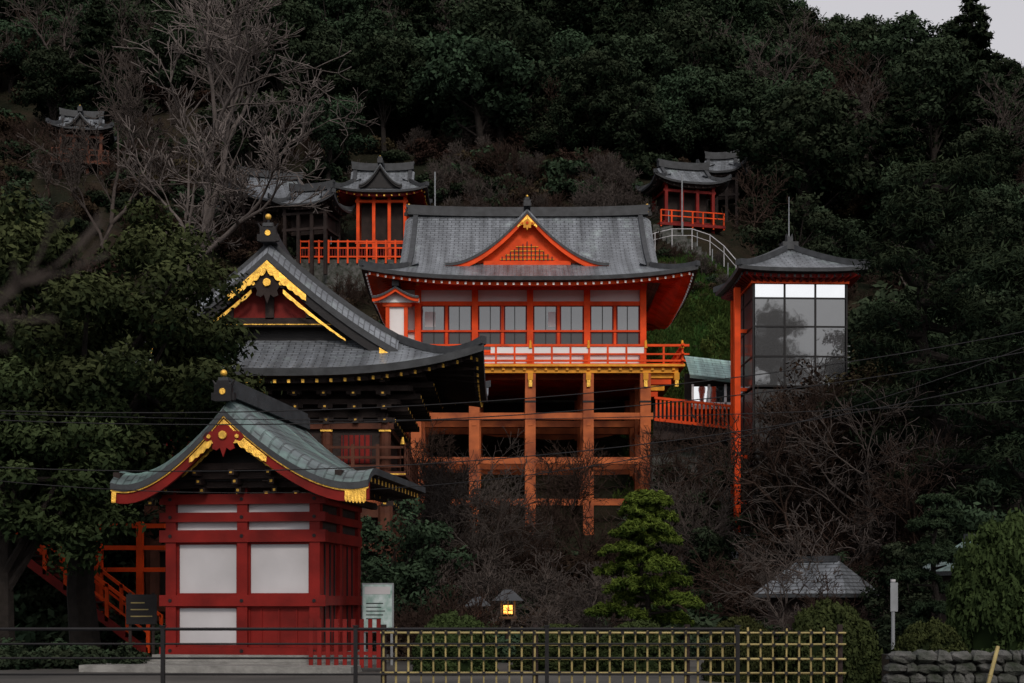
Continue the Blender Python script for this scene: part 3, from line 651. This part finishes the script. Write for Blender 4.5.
o.box('upper_beam','brown',-bx-.3,bx+.3,-by-.12,-by+.1,7.7,7.9); o.box('upper_beam','brown',bx-.1,bx+.13,-by+.1,by,7.7,7.9)
B=.75
o.box('balcony_deck','brown',-bx-B,bx+B,-by-B,by+B,6.0,6.15); o.box('balcony_edge','gold',-bx-B-.02,bx+B+.02,-by-B-.02,-by-B,6.04,6.08)
for z0 in (6.3,6.6,6.95):
    o.box('balcony_rails','brown',-bx-B,bx+B,-by-B+.05,-by-B+.13,z0,z0+.09); 
    for sx in (-1,1): o.box('balcony_rails','brown',sx*(bx+B-.1)-.04,sx*(bx+B-.1)+.04,-by-B,by+B,z0+.005,z0+.085)
for x in np.linspace(-bx-B+.09,bx+B-.09,12): o.box('balcony_posts','brown',x-.06,x+.06,-by-B+.03,-by-B+.15,6.15,7.1)
for y_ in np.linspace(-by-B+.09,by+B-.09,9):
    for sx in (-1,1): o.box('balcony_posts','brown',sx*(bx+B-.1)-.06,sx*(bx+B-.1)+.06,y_-.06,y_+.06,6.15,7.1)
for x in (-bx-B+.09,bx+B-.09): o.cyl('balcony_post_caps','gold',(x,-by-B+.09,7.1),(x,-by-B+.09,7.35),.09,.03)
for k in range(3):
    ex=.22*k
    for x in np.linspace(-bx,bx,9): o.box('lower_brackets','wood',x-.1,x+.1,-by-ex-.3,-by,5+.33*k,5.18+.33*k); o.box('lower_bracket_ends','gold',x-.05,x+.05,-by-ex-.315,-by-ex-.3,5.05+.33*k,5.13+.33*k)
    for y_ in np.linspace(-by,by,7): o.box('lower_brackets','wood',bx,bx+ex+.3,y_-.1,y_+.1,5+.33*k,5.18+.33*k); o.box('lower_bracket_ends','gold',bx+ex+.3,bx+ex+.315,y_-.05,y_+.05,5.05+.33*k,5.13+.33*k)
for x in (-bx,-1.5,1.5,bx):
    for y_ in (-by,0,by): o.cyl('columns','brown',(x,y_,0),(x,y_,5),.27)
for z0 in (1.3,3.4,4.6): o.box('tie_beams','brown',-bx,bx,-by-.1,-by+.1,z0,z0+.3); o.box('tie_beams','brown',bx-.1,bx+.1,-by+.1,by,z0,z0+.3)
o.box('inner_walls','wood',-bx+.1,-1.5,-by+.3,by-.1,0,5); o.box('inner_walls','wood',1.5,bx-.1,-by+.3,by-.1,0,5)
o.box('stone_base','stone',-bx-1,bx+1,-by-1,by+1,-.2,.25)
o.done()
# ------------------------------------------------------------ main hall on stilts
o=Obj("stilted_main_hall",(.9,80,0))
irimoya(o,'',8.6,7.6,6.4,23.3,5.1,.5,.55,7.0,5.2,18.55,axis='x',tg=.72,mk=.5,dr=.3,roof='tile',board='verm',gab='verm',raf='verm',rafend='white',th=.2,rs=.42)
finial(o,-6.7,0,23.4,.7); finial(o,6.7,0,23.4,.7)
Ph=kiri(o,'dormer_',-5.3,-.6,4.3,4.3,22.45,3.0,.66,.25,mk=.7,dr=.28,th=.16,roof='tile',board='verm',xo=-.1,setb=.55,zb=19.3,gab='verm',bh=.34,goldtop=False,raf='verm')
goldwing(o,Ph,-5.26,0,.12,.1,.2,.1,-.25)
for k in range(-6,7): 
    x=-.1+k*.22; o.box('dormer_lattice','black' ,x-.025,x+.025,-4.83,-4.79,19.6,19.65+max(.1,1.0*(1-abs(k)/7.5)))
for k in range(4): zz=19.7+.22*k; w_=1.45*(1-k/5.); o.box('dormer_lattice_bars','ochre',-.1-w_,-.1+w_,-4.81,-4.785,zz,zz+.04)
o.box('dormer_beam','verm',-2.4,2.2,-5.0,-4.78,19.35,19.58)
gegyo(o,-.1,-5.33,21.7,.62,'ochre','verm'); finial(o,-.1,-5.2,22.5,.6)
fx=[-5.85,-2.85,.05,3.05,6.0]
o.box('core_walls','white',-6.9,5.95,-4.9,5,13.95,18.3)
o.box('left_side_wall','white',-7.0,-6.9,-4.88,5,13.97,18.28)
o.box('wall_top_beam','verm',-7.1,6.2,-5.2,-4.95,18.05,18.4)
o.box('wall_mid_beam','verm',-7.05,6.15,-5.14,-4.93,17.2,17.42); o.box('window_rail','verm',-7.05,6.15,-5.1,-4.94,15.82,15.92); o.box('window_sill','verm',-7.05,6.15,-5.16,-4.92,14.72,14.86)
o.box('wall_base_beam','verm',-7.05,6.15,-5.12,-4.93,13.95,14.15)
for x in fx+[-6.9]: o.box('wall_posts','verm',x-.16,x+.16,-5.25,-4.89,13.96,18.31)
for i in range(4):
    x0,x1=fx[i]+.16,fx[i+1]-.16; mid=(x0+x1)/2
    o.box('window_glass','glass',x0,x1,-4.98,-4.93,15.9,17.25); o.box('lower_window_glass','glassl',x0,x1,-4.97,-4.93,14.8,15.86)
    o.box('window_mullions','verm',mid-.07,mid+.07,-5.05,-4.9,14.8,17.25)
    for q in (x0+.04,x1-.04,mid-.11,mid+.11): o.box('sash_frames','dred',q-.035,q+.035,-5.02,-4.92,14.8,17.25)
    for q in (x0+(x1-x0)*.25,x0+(x1-x0)*.75): o.box('window_bars','black',q-.02,q+.02,-5.02,-4.92,14.8,17.25)
    if i in (0,2): o.box('interior_screens','whiteb',x0+.2+.3*i,x0+.75+.3*i,-4.992,-4.982,16.1,16.9)
for y_ in (-5,-2.5,0,2.5,5): 
    for sx in (-6.95,6.0): o.box('side_posts','verm',sx-.13,sx+.13,y_-.13,y_+.13,13.94,18.42)
for z0 in (17.2,14.72): o.box('side_beams','verm',5.93,6.1,-4.9,5,z0,z0+.2)
for k in range(3):
    for x in fx+[-6.9]: o.box('eave_brackets','verm',x-.1,x+.1,-5.3-.4*k,-5,18.2+.14*k,18.34+.14*k); o.box('eave_bracket_caps','gold',x-.08,x+.08,-5.32-.4*k,-5.3-.4*k,18.22+.14*k,18.32+.14*k)
vx0,vx1,vy=-7.6,8.0,-6.7
o.box('veranda_deck','verm',vx0,vx1,vy,5.5,13.72,13.9); o.box('veranda_fascia','ochre',vx0-.02,vx1+.02,vy-.03,vy-.001,13.74,13.86)
for z0,t_ in ((14.0,.1),(14.35,.08),(14.78,.12)):
    o.box('veranda_rails','verm',vx0,vx1+.25,vy+.05,vy+.17,z0,z0+t_); o.box('veranda_rails','verm',vx1-.17,vx1-.05,vy-.25,5.5,z0+.003,z0+t_-.003)
for x in np.linspace(vx0+.1,vx1-.11,17): o.box('veranda_posts','verm',x-.05,x+.05,vy+.06,vy+.16,13.9,14.8)
o.box('veranda_white_panels','white',-2.0,6.0,vy+.1,vy+.13,14.43,14.76)
for x in (fx+[7.89]): o.cyl('rail_caps','ochre',(x,vy+.11,14.7),(x,vy+.11,15.1),.1,.05)
for y_ in np.linspace(vy+.1,5.4,12): o.box('veranda_posts','verm',vx1-.16,vx1-.06,y_-.05,y_+.05,13.9,14.8)
o.box('floor_beam','ochre',vx0,vx1-.3,vy+.2,vy+.5,13.44,13.718); o.box('floor_beam','fade',-6.9,6.2,-5.2,-4.9,13.3,13.715)  # ochre of floor beam and joists paints in the yellow underside glow
for x in np.arange(vx0+.2,vx1,.55): o.box('joists','ochre',x-.07,x+.07,vy+.1,-3,13.56,13.716)
for x in [-6.9]+fx+[7.6]:
    o.box('bracket_caps','ochre',x-.13,x+.13,vy-.02,vy+.45,13.05,13.43); o.box('bracket_arms','verm',x-.12,x+.12,vy+.4,-5,13.1,13.4)
    o.box('bracket_tips','gold',x-.09,x+.09,vy-.0,vy+.3,12.7,13.04)
for k in range(4): o.box('corner_bracket','ochre' if k%2==0 else 'verm',6.2,7.7-.35*k,-6.3,-5.9,13.2-.32*k,13.45-.32*k)
rows_=[-6.3,-3.0,0.3,3.6]
for x in [-8.9,-6.9]+fx[0:]:
    for y_ in rows_:
        zb_=hz(x+.9,80+y_)-1
        if zb_<13: o.box('stilts','fade',x-.27,x+.27,y_-.27,y_+.27,zb_,13.4)
        if y_==rows_[0]: o.box('stilt_collars','black',x-.285,x+.285,y_-.285,y_+.285,11.9,12.0)
for y_ in rows_:
    for z0 in (11.05,8.75,6.6):
        if z0>hz(.9,80+y_)-1: o.box('tie_beams','fade',-9.2,6.5,y_-.13,y_+.13,z0,z0+.34)
for x in [-6.9]+fx:
    for z0 in (10.7,8.4): o.box('cross_beams','fade',x-.12,x+.12,-6.6,4,z0,z0+.32)
o.box('rear_shade_wall','black',-7.5,6.5,4.2,4.6,6,13.4)  # rear wall coloured black to paint in the dark void behind the stilts
o.box('porch_walls','white',-7.3,-6.4,-6.2,-5.0,13.95,17.0)
for x in (-7.35,-6.4): o.box('porch_posts','verm',x-.1,x+.1,-6.3,-6.1,13.95,17.2)
o.box('porch_beam','verm',-7.6,-6.1,-6.35,-6.1,16.9,17.1)
kiri(o,'porch_',-6.9,-4.9,1.2,1.2,17.9,.6,.4,.1,mk=.2,dr=.06,th=.1,roof='tile',board='verm',xo=-6.9,setb=.5,zb=17.1,gab='white',bh=.2,raf='verm')
o.done()
# ------------------------------------------------------------ lift tower
o=Obj("glass_lift_tower",(12.5,64.2,0),2)
hx,hy=2.05,2.1
irimoya(o,'',2.85,2.85,.12,17.6,1.55,.3,.12,hx,hy,15.7,axis='x',tg=.04,mk=.01,dr=.01,roof='tile',board='dred',raf='dred',rafend='black',gab='wood',th=.16,rs=.4)
o.cyl('lightning_rod','grey',(0,0,17.6),(0,0,19.9),.035,.015); o.box('roof_cap','edge',-.35,.35,-.35,.35,17.45,17.8)
o.box('shaft_core','black',-hx+.5,hx-.5,-hy+.6,hy-.1,1,15.6)
o.box('upper_glass_front','glassb',-hx+.08,hx-.08,-hy,-hy+.04,14.9,15.5)
o.box('middle_glass_front','glasst',-hx+.08,hx-.08,-hy,-hy+.04,11.0,14.86); o.box('lower_glass_front','glassd',-hx+.08,hx-.08,-hy,-hy+.04,1,10.9)
for sx in (-1,1):
    xa,xb=sorted((sx*hx,sx*(hx-.04))); o.box('side_glass','glasst',xa,xb,-hy+.08,hy-.1,11,15.5); o.box('side_glass_lower','glassd',xa,xb,-hy+.08,hy-.1,1,10.9)
o.box('top_band','verm',-hx-.1,hx+.1,-hy-.1,hy+.1,15.5,15.78)
for z0 in (14.84,13.6,12.3,11.0,9,7,5,3): o.box('glazing_bars','metal',-hx-.03,hx+.03,-hy-.03,hy+.03,z0,z0+.07)
for x in (-hx,-hx*.33,hx*.33,hx): o.box('glazing_mullions','metal',x-.04,x+.04,-hy-.04,-hy+.05,1,15.5)
for y_ in (0,): 
    for sx in (-hx,hx): o.box('glazing_mullions','metal',sx-.04,sx+.04,y_-.04,y_+.04,1,15.5)
o.box('red_column','verm',-hx-.58,-hx-.32,-.9,-.6,4.6,15.6)
for z0 in (13.6,11,8,6): o.box('column_ties','verm',-hx-.5,-hx,-.8,-.65,z0,z0+.15)
o.box('red_column','verm',-hx-.2,-hx,hy-.2,hy,1,15.6)
o.box('concrete_base','conc',-hx-.75,-hx+.1,-1.3,0,0,4.6); o.box('concrete_base','conc',-hx+.12,hx+.2,-hy+.3,hy,0,1.0)
for sx in (-hx+.3,hx-.3): o.cyl('lift_rails','grey',(sx,-hy+.35,1),(sx,-hy+.35,15.4),.05)
o.box('lift_cabin','grey',-hx+.6,hx-.6,-hy+.2,-hy+.55,11.3,13.4)
for k in range(5): o.box('stair_rail','grey',hx+.05,hx+.8,.2,.24,12.2+.25*k,12.23+.25*k)
o.done()
# covered walkway
o=Obj("covered_walkway",(0,0,0))
o.grid('copper_roof','copper',[[(8.6,71,13.9),(13,71,13.4)],[(8.6,68.8,12.6),(13,68.8,12.1)]],[[(0,0),(6,0)],[(0,2.5),(6,2.5)]]); o.sweep('roof_edge','copper',[(8.6,68.78,12.52),(13,68.78,12.02)],.1,.16,(0,1,0))
o.box('window_band','glassb',8.8,13,69.3,69.36,11.3,12.1)
for k in range(6): x=8.8+k*.8; o.box('window_posts','white',x-.05,x+.05,69.2,69.3,11.1,12.2)
o.box('lower_glass','white',8.8,13,69.2,69.26,11.0,11.32)
for k in range(30):
    x=7.0+k*.2; dz=-.11*(x-7); o.box('red_slats','verm',x-.045,x+.045,68.9,68.96,10.4+dz,11.5+dz)
o.sweep('red_rails','verm',[(6.9,68.92,11.5),(13,68.92,10.83)],.12,.12,(0,1,0)); o.sweep('red_rails','verm',[(6.9,68.92,10.45),(13,68.92,9.78)],.12,.14,(0,1,0))
o.box('floor','wood',7,13,69.1,71,9.5,9.75); o.box('inner_wall','wood',6.9,13,69.4,69.5,9.7,11.2)
o.box('retaining_wall','rock',6.9,13,70,71,4,9.5); o.box('back_wall','wood',8.6,13,70.9,71,9.75,13.0)
o.done()
# ------------------------------------------------------------ hillside shrines
def shrine(name,px,d,w,dp,zf,zt,H,rot=0,post='verm',roof='tile',wall='wood',front_gable=True,up=.35,rail=True,bw=.62,railmat=None):
    x=(px-512)*d/F; o=Obj(name,(x,d,0),rot); railmat=railmat or post
    irimoya(o,'',w,dp,w*.62,zt,H,.45,up,w*bw,dp*bw,zt-H+.25,axis='x',mk=.2,dr=.12,roof=roof,board='black',gab='wood',raf='wood' if post!='verm' else 'dred',rafend='gold' if post=='verm' else 'wood',th=.15,rs=.6,tg=1-(w*.38)/dp if w*.38<dp else .4)
    a,b=w*bw,dp*bw; te=zt-H+.2
    for sx in (-1,-.33,.33,1):
        for sy in (-1,1): o.box('posts',post,sx*a-.11,sx*a+.11,sy*b-.11,sy*b+.11,zf-3,te)
    for z0 in (zf+.1,te-.35,te-.8): o.box('beams',post,-a-.2,a+.2,-b-.09,-b+.09,z0,z0+.18); o.box('beams',post,a-.09,a+.09,-b,b,z0+.01,z0+.17); o.box('beams',post,-a-.09,-a+.09,-b,b,z0+.01,z0+.17)
    o.box('inner_walls',wall,-a*.9,a*.9,-b*.4,b*.9,zf,te)
    if front_gable:
        kiri(o,'front_gable_',-dp-.1,-.1,w*.45,w*.45,zt-.1,H*.75,.68,.12,mk=.25,dr=.12,th=.12,roof=roof,board='black',setb=.35,zb=zt-H+.2,gab='black',bh=.2,goldtop=False)
        finial(o,0,-dp,zt,.45)
    if rail:
        for z0 in (zf+.45,zf+.85): o.box('railing',railmat,-a-.6,a+.6,-b-.65,-b-.57,z0,z0+.07)
        for k in range(7): xx=-a-.6+(2*a+1.2)*k/6; o.box('railing_posts',railmat,xx-.05,xx+.05,-b-.66,-b-.56,zf-.3,zf+.9)
        o.box('floor',post,-a-.7,a+.7,-b-.7,b,zf-.2,zf)
    o.done(); return o
shrine("hillside_shrine",383,101,3.3,2.2,26.6,32.2,2.0,rail=False,bw=.5)
shrine("hillside_hall",270,104,3.6,3.0,28.5,32.6,2.4,rot=20,post='wood',front_gable=False,rail=False,up=.7)
shrine("hillside_hall",312,99,2.4,2.0,27.0,30.2,1.4,rot=-14,post='wood',front_gable=False,rail=False,up=.6)
shrine("small_wooden_shrine",82,114,2.5,1.8,36.4,40.4,1.4,rot=12,post='brown',roof='tile')
shrine("hillside_shrine",683,104,2.9,2.1,28.7,33.2,1.5,rot=14,post='dred',railmat='verm',front_gable=False,rail=True,up=.5)
shrine("small_roofed_gate",722,108,1.8,1.4,32.0,35.2,1.3,rot=-10,front_gable=False,post='wood',rail=False,up=.7)
o=Obj("white_slope_railing")
for k,(px,py,d) in enumerate(((640,240,98),(655,233,98),(672,229,98),(692,229,98),(710,235,97.5),(724,246,96),(736,260,94.5))):
    a=S(px,py,d)
    if k: o.cyl('top_rail','whiteb',pa,a,.028); o.cyl('mid_rail','whiteb',(pa[0],pa[1],pa[2]-.45),(a[0],a[1],a[2]-.45),.02)
    o.cyl('rail_posts','whiteb',a,(a[0],a[1],a[2]-1.4),.03); pa=a
o.done()
o=Obj("red_shrine_fence")
x0,_,_=S(300,0,98); x1,_,_=S(405,0,98)
for z0 in (25.3,25.9,26.35): o.box('rails','verm',x0,x1,97.95,98.05,z0,z0+.1)
for k in range(12): x=x0+(x1-x0)*k/11; o.box('fence_posts','verm',x-.06,x+.06,97.93,98.07,24.9,26.5)
for k in range(40): x=x0+(x1-x0)*k/39; o.box('balusters','dred',x-.03,x+.03,97.98,98.02,25.3,25.95)
o.box('terrace','rock',x0-.5,x1+3,98.1,104,22,25.2)
o.done()
o=Obj("hillside_stairway",(0,0,0))
for k in range(26):
    xx=10.6+k*.27; yy=102-k*.55; zz=hz(xx,yy)+.25; o.box('steps','rock',xx-.5,xx+.9,yy-.3,yy+.3,zz-1.2,zz)
    if k%3==0: o.cyl('rail_posts','grey',(xx+.6,yy-.3,zz),(xx+.6,yy-.3,zz+1.0),.035)
o.done()
o=Obj("banner_poles")
for px,py0,py1,d in ((682,175,235,101),(435,172,215,96),(331,185,230,99)):
    x,y_,z0=S(px,py1,d); _,_,z1=S(px,py0,d); o.cyl('pole','grey',(x,y_,z0-1),(x,y_,z1),.05)
o.done()
# ------------------------------------------------------------ foreground
o=Obj("black_metal_railing",(0,22,0))
for x in [-14.3,-11.33,-8.37,-5.4,-2.42,.54,3.49]: o.box('post','metal',x-.03,x+.03,-.03,.03,0,1.29); o.box('post_cap','metal',x-.045,x+.045,-.045,.045,1.29,1.31)
for z in (.3,.55,.8,1.02,1.25): o.cyl('rail','metal',(-14.5,.0,z),(3.5,0,z),.018 if z<1.2 else .028,n=6)
o.done()
o=Obj("bamboo_fence",(0,24.3,0))
random.seed(5)
xx=-2.2
while xx<5.65:
    h=1.2+random.uniform(-.04,.04); o.cyl('upright_canes','bamboo',(xx,0,0),(xx+random.uniform(-.015,.015),0,h),random.uniform(.014,.02),n=6); xx+=.215
for z in (.2,.45,.7,.93,1.14):
    for dy in (-.03,.03): o.cyl('cross_canes','bamboo',(-2.25,dy,z+random.uniform(-.015,.015)),(5.7,dy,z+random.uniform(-.015,.015)),.015,n=6)
    x=-2.2
    while x<5.65: o.box('twine_knots','black',x-.026,x+.026,-.055,.055,z-.028,z+.028); x+=.215
for x in (-2.2,.4,3,5.62): o.cyl('end_posts','wood',(x,.08,0),(x,.08,1.28),.05,n=8)
o.done()
o=Obj("red_picket_fence",(-4.75,33.6,0))
for k in range(9): x=k*.2; o.box('pickets','dred',x-.05,x+.05,-.02,.02,.1,1.25)
for z in (.4,.95): o.box('rails','dred',-.1,1.75,.02,.06,z,z+.08)
o.done()
o=Obj("notice_board",(-3.5,37,0),-6)
o.box('board','poster',-.38,.38,0,.04,.9,2.1); o.box('header','whiteb',-.34,.34,-.006,0,1.85,2.05)
for k in range(5): o.box('text_lines','metal',-.3,.1+.05*(k%3),-.005,0,1.2+.1*k,1.225+.1*k)
o.box('frame','grey',-.42,.42,.04,.07,.86,2.14)
for x in (-.36,.36): o.box('legs','grey',x-.03,x+.03,.07,.12,0,2.1)
o.done()
o=Obj("signboard",(-9.9,38,0),10)
o.box('board','black',-.4,.4,0,.05,1.05,1.85)
for x in (-.3,.3): o.box('legs','wood',x-.04,x+.04,.05,.12,0,1.9)
for k in range(3): o.box('lettering','bamboo',-.28,.28-.1*k,-.01,0,1.25+.18*k,1.28+.18*k)
o.done()
random.seed(9)
o=Obj("dry_stone_wall",(5.9,22.2,0))
lay=0; zc=0
while zc<.86:
    hh=random.uniform(.13,.24); x=-.1+random.uniform(0,.15)
    while x<5.2:
        w=random.uniform(.14,.42); h=hh*random.uniform(.85,1.2)
        v,f=ball((0,0,0),1,8,5); vv=[]
        for a in v:
            nn=Vector(a); m_=max(abs(a[0]),abs(a[1]),abs(a[2])); nn=nn/(m_**.75 if m_>0 else 1); nn*=1+.3*noise.noise(nn*1.6+Vector((x*5,lay*3,0)))
            vv.append((x+w/2+nn.x*w*.5,nn.y*.2+.04*noise.noise(Vector((x*7,lay,1))),zc+hh/2+nn.z*h*.52))
        o.add('stones','rock',vv,f); x+=w*.99
    zc+=hh*.97; lay+=1
o.box('core','black',0,5.2,.05,.5,0,.84); o.done()
o=Obj("leaning_bamboo_pole"); o.cyl('pole','bamboo',(7.15,21.6,.1),(7.5,21.95,.98),.03,n=8); o.cyl('pole_node','bamboo',(7.32,21.77,.53),(7.33,21.78,.55),.036,n=8); o.done()
x,y_,_=S(893,0,31); o=Obj("grey_sign_post",(x,y_,0)); o.cyl('pole','grey',(0,0,0),(0,0,2.1),.04); o.box('panel','grey',-.07,.09,-.055,-.045,1.45,2.08); o.cyl('cap','whiteb',(0,0,2.1),(0,0,2.15),.055); o.done()
def hut(px,d,w,dp,ze,zt,roof='tile',rot=0):
    x=(px-512)*d/F; o=Obj("garden_hut",(x,d,0),rot)
    o.box('walls','wood',-w*.8,w*.8,-dp*.7,dp*.7,0,ze)
    rows=[[(-w,-dp,ze),(w,-dp,ze)],[(-w*.45,0,zt),(w*.45,0,zt)],[(-w,dp,ze),(w,dp,ze)]]
    o.grid('roof',roof,rows,[[(-w,0),(w,0)],[(-w*.5,2),(w*.5,2)],[(-w,4),(w,4)]],smooth=False)
    o.add('roof',roof,[(-w,-dp,ze),(-w,dp,ze),(-w*.45,0,zt),(w,-dp,ze),(w,dp,ze),(w*.45,0,zt)],[(0,1,2),(3,4,5)],[(0,0),(4,0),(2,2)]*2)
    o.box('roof_edge','edge',-w,w,-dp,dp,ze-.12,ze-.01); o.sweep('ridge','edge',[(-w*.45,0,zt+.05),(w*.45,0,zt+.05)],.25,.2,(0,1,0)); o.done()
hut(818,47,1.6,1.6,1.9,3.0,roof='tile',rot=-35); hut(985,40,1.4,1.3,2.5,3.4,roof='tileg',rot=20)
for px,d,gl,sc_ in ((508,41,True,1),(478,43,False,.9)):
    x=(px-512)*d/F; o=Obj("garden_lantern",(x,d,0)); o.e.scale=(sc_,)*3
    o.cyl('post','wood',(0,0,0),(0,0,1.15),.08); o.box('lamp_base','wood',-.26,.26,-.26,.26,1.15,1.22)
    o.box('lamp_panes','glow' if gl else 'brown',-.13,.13,-.13,.13,1.3,1.55)
    for sx in (-.19,.19):
        for sy in (-.19,.19): o.box('frame','wood',sx-.025,sx+.025,sy-.025,sy+.025,1.22,1.68)
    o.box('frame_bars','wood',-.2,.2,-.175,-.16,1.4,1.425); o.box('frame_bars','wood',-.012,.012,-.176,-.159,1.22,1.68)
    o.add('roof','edge',[(-.45,-.45,1.68),(.45,-.45,1.68),(.45,.45,1.68),(-.45,.45,1.68),(-.12,0,2.0),(.12,0,2.0)],[(0,1,5,4),(1,2,5),(2,3,4,5),(3,0,4),(3,2,1,0)])
    o.done()
    if gl:
        li=bpy.data.lights.new("lantern_bulb",'POINT'); li.energy=14; li.color=(1,.5,.15); li.shadow_soft_size=.1; lo=bpy.data.objects.new("lantern_bulb",li); lo.location=(0,-.35,1.45); lo.parent=o.e; col.objects.link(lo)
o=Obj("red_staircase",(-13.4,43,0))
for sy in (0,1.6):
    o.sweep('stringer','dred',[(-2.6,sy,3.9),(2.4,sy,.1)],.1,.3,(0,1,0)); o.sweep('handrail','verm',[(-2.6,sy,5.0),(2.4,sy,1.2)],.1,.12,(0,1,0)); o.sweep('midrail','verm',[(-2.6,sy,4.5),(2.4,sy,.7)],.07,.08,(0,1,0))
    for k in range(9): xx=-2.6+5*k/8; zz=3.9-3.8*k/8; o.box('balusters','verm',xx-.05,xx+.05,sy-.05,sy+.05,zz,zz+1.15)
for k in range(16): xx=-2.5+4.9*k/16; zz=3.8-3.8*k/16; o.box('treads','wood',xx,xx+.33,0,1.6,zz-.06,zz)
for x in (.2,1.5): o.box('gate_posts','verm',x-.1,x+.1,2.4,2.6,0,4.2)
for z in (2.6,3.3,4.0): o.box('gate_beams','verm',-.6,2.3,2.42,2.58,z,z+.14)
o.done()
o=Obj("power_lines")
def wire(a,b,sag,r=.013):
    a=Vector(a);b=Vector(b); pts=[]
    for i in range(33):
        t=i/32; p=a.lerp(b,t); p.z-=sag*4*t*(1-t); pts.append(p)
    v,f=tube(pts,[r]*33,5); o.add('cable','metal',[tuple(q) for q in v],f,smooth=True)
wire(S(-300,395,30),S(1300,268,36),1.6); wire(S(-300,400,30),S(1300,290,36),1.65); wire(S(-300,445,30),S(1300,300,36),2.0); wire(S(-200,455,31),S(1250,240,40),3.2,.011)
wire(S(-300,400,28),S(1300,380,30),.6,.009)
for px,d,top in ((-300,29,9),(1300,36,12)):
    x=(px-512)*d/F; o.cyl('utility_pole','conc',(x,d,0),(x,d,top),.17,.12)
    o.box('crossarm','grey',x-.8,x+.8,d-.06,d+.06,top-.8,top-.7)
o.done()
random.seed(78); segs=[];tips=[]
grow(Vector((-1.02,2.6,2.2)),Vector((1,.1,.2)),.15,.006,2,segs,tips,.45,.1,rmin=.003); grow(Vector((-1.05,2.6,2.17)),Vector((1,.1,-.35)),.12,.005,2,segs,tips,.45,.1,rmin=.003)
segs.append(([Vector((-2.2,2.6,0)),Vector((-1.8,2.6,1.2)),Vector((-1.3,2.6,2.05)),Vector((-1.02,2.6,2.2))],[.03,.02,.01,.006]))
v,f=segmesh(segs,lambda r_:5); place(simple("young_bare_tree",v,f,['twig'],smooth=True),"young_bare_tree")
# ------------------------------------------------------------ light, world, camera
sc=bpy.context.scene
w=bpy.data.worlds.new("World"); sc.world=w; w.use_nodes=True; nt=w.node_tree; bg=nt.nodes["Background"]
az=math.radians(170); el=math.radians(36)
sky=nt.nodes.new("ShaderNodeTexSky"); sky.sky_type='NISHITA'; sky.sun_disc=False; sky.sun_elevation=el; sky.sun_rotation=az; sky.dust_density=4; sky.air_density=1.2
hs=nt.nodes.new("ShaderNodeHueSaturation"); hs.inputs["Saturation"].default_value=.35
mx=nt.nodes.new("ShaderNodeMixRGB"); mx.inputs[0].default_value=.7; mx.inputs[2].default_value=(6.2,5.95,6.2,1)
nt.links.new(sky.outputs[0],hs.inputs["Color"]); nt.links.new(hs.outputs[0],mx.inputs[1]); nt.links.new(mx.outputs[0],bg.inputs["Color"]); bg.inputs["Strength"].default_value=.115
sl=bpy.data.lights.new("sun",'SUN'); sl.energy=1.35; sl.angle=math.radians(11); sl.color=(1,.88,.76); so=bpy.data.objects.new("sun",sl)
d=Vector((math.sin(az)*math.cos(el),math.cos(az)*math.cos(el),math.sin(el)))
so.rotation_euler=d.to_track_quat('Z','Y').to_euler(); so.location=(0,0,60); col.objects.link(so)
cam=bpy.data.cameras.new("camera"); cam.lens=50; cam.sensor_width=36; cam.shift_y=258.5/1024; cam.clip_end=6000
cam.dof.use_dof=True; cam.dof.focus_distance=60; cam.dof.aperture_fstop=2.8
co=bpy.data.objects.new("camera",cam); co.location=(0,0,CZ); co.rotation_euler=(math.radians(90),0,0); col.objects.link(co); sc.camera=co
sc.view_settings.view_transform='Standard'; sc.view_settings.look='None'; sc.view_settings.exposure=0
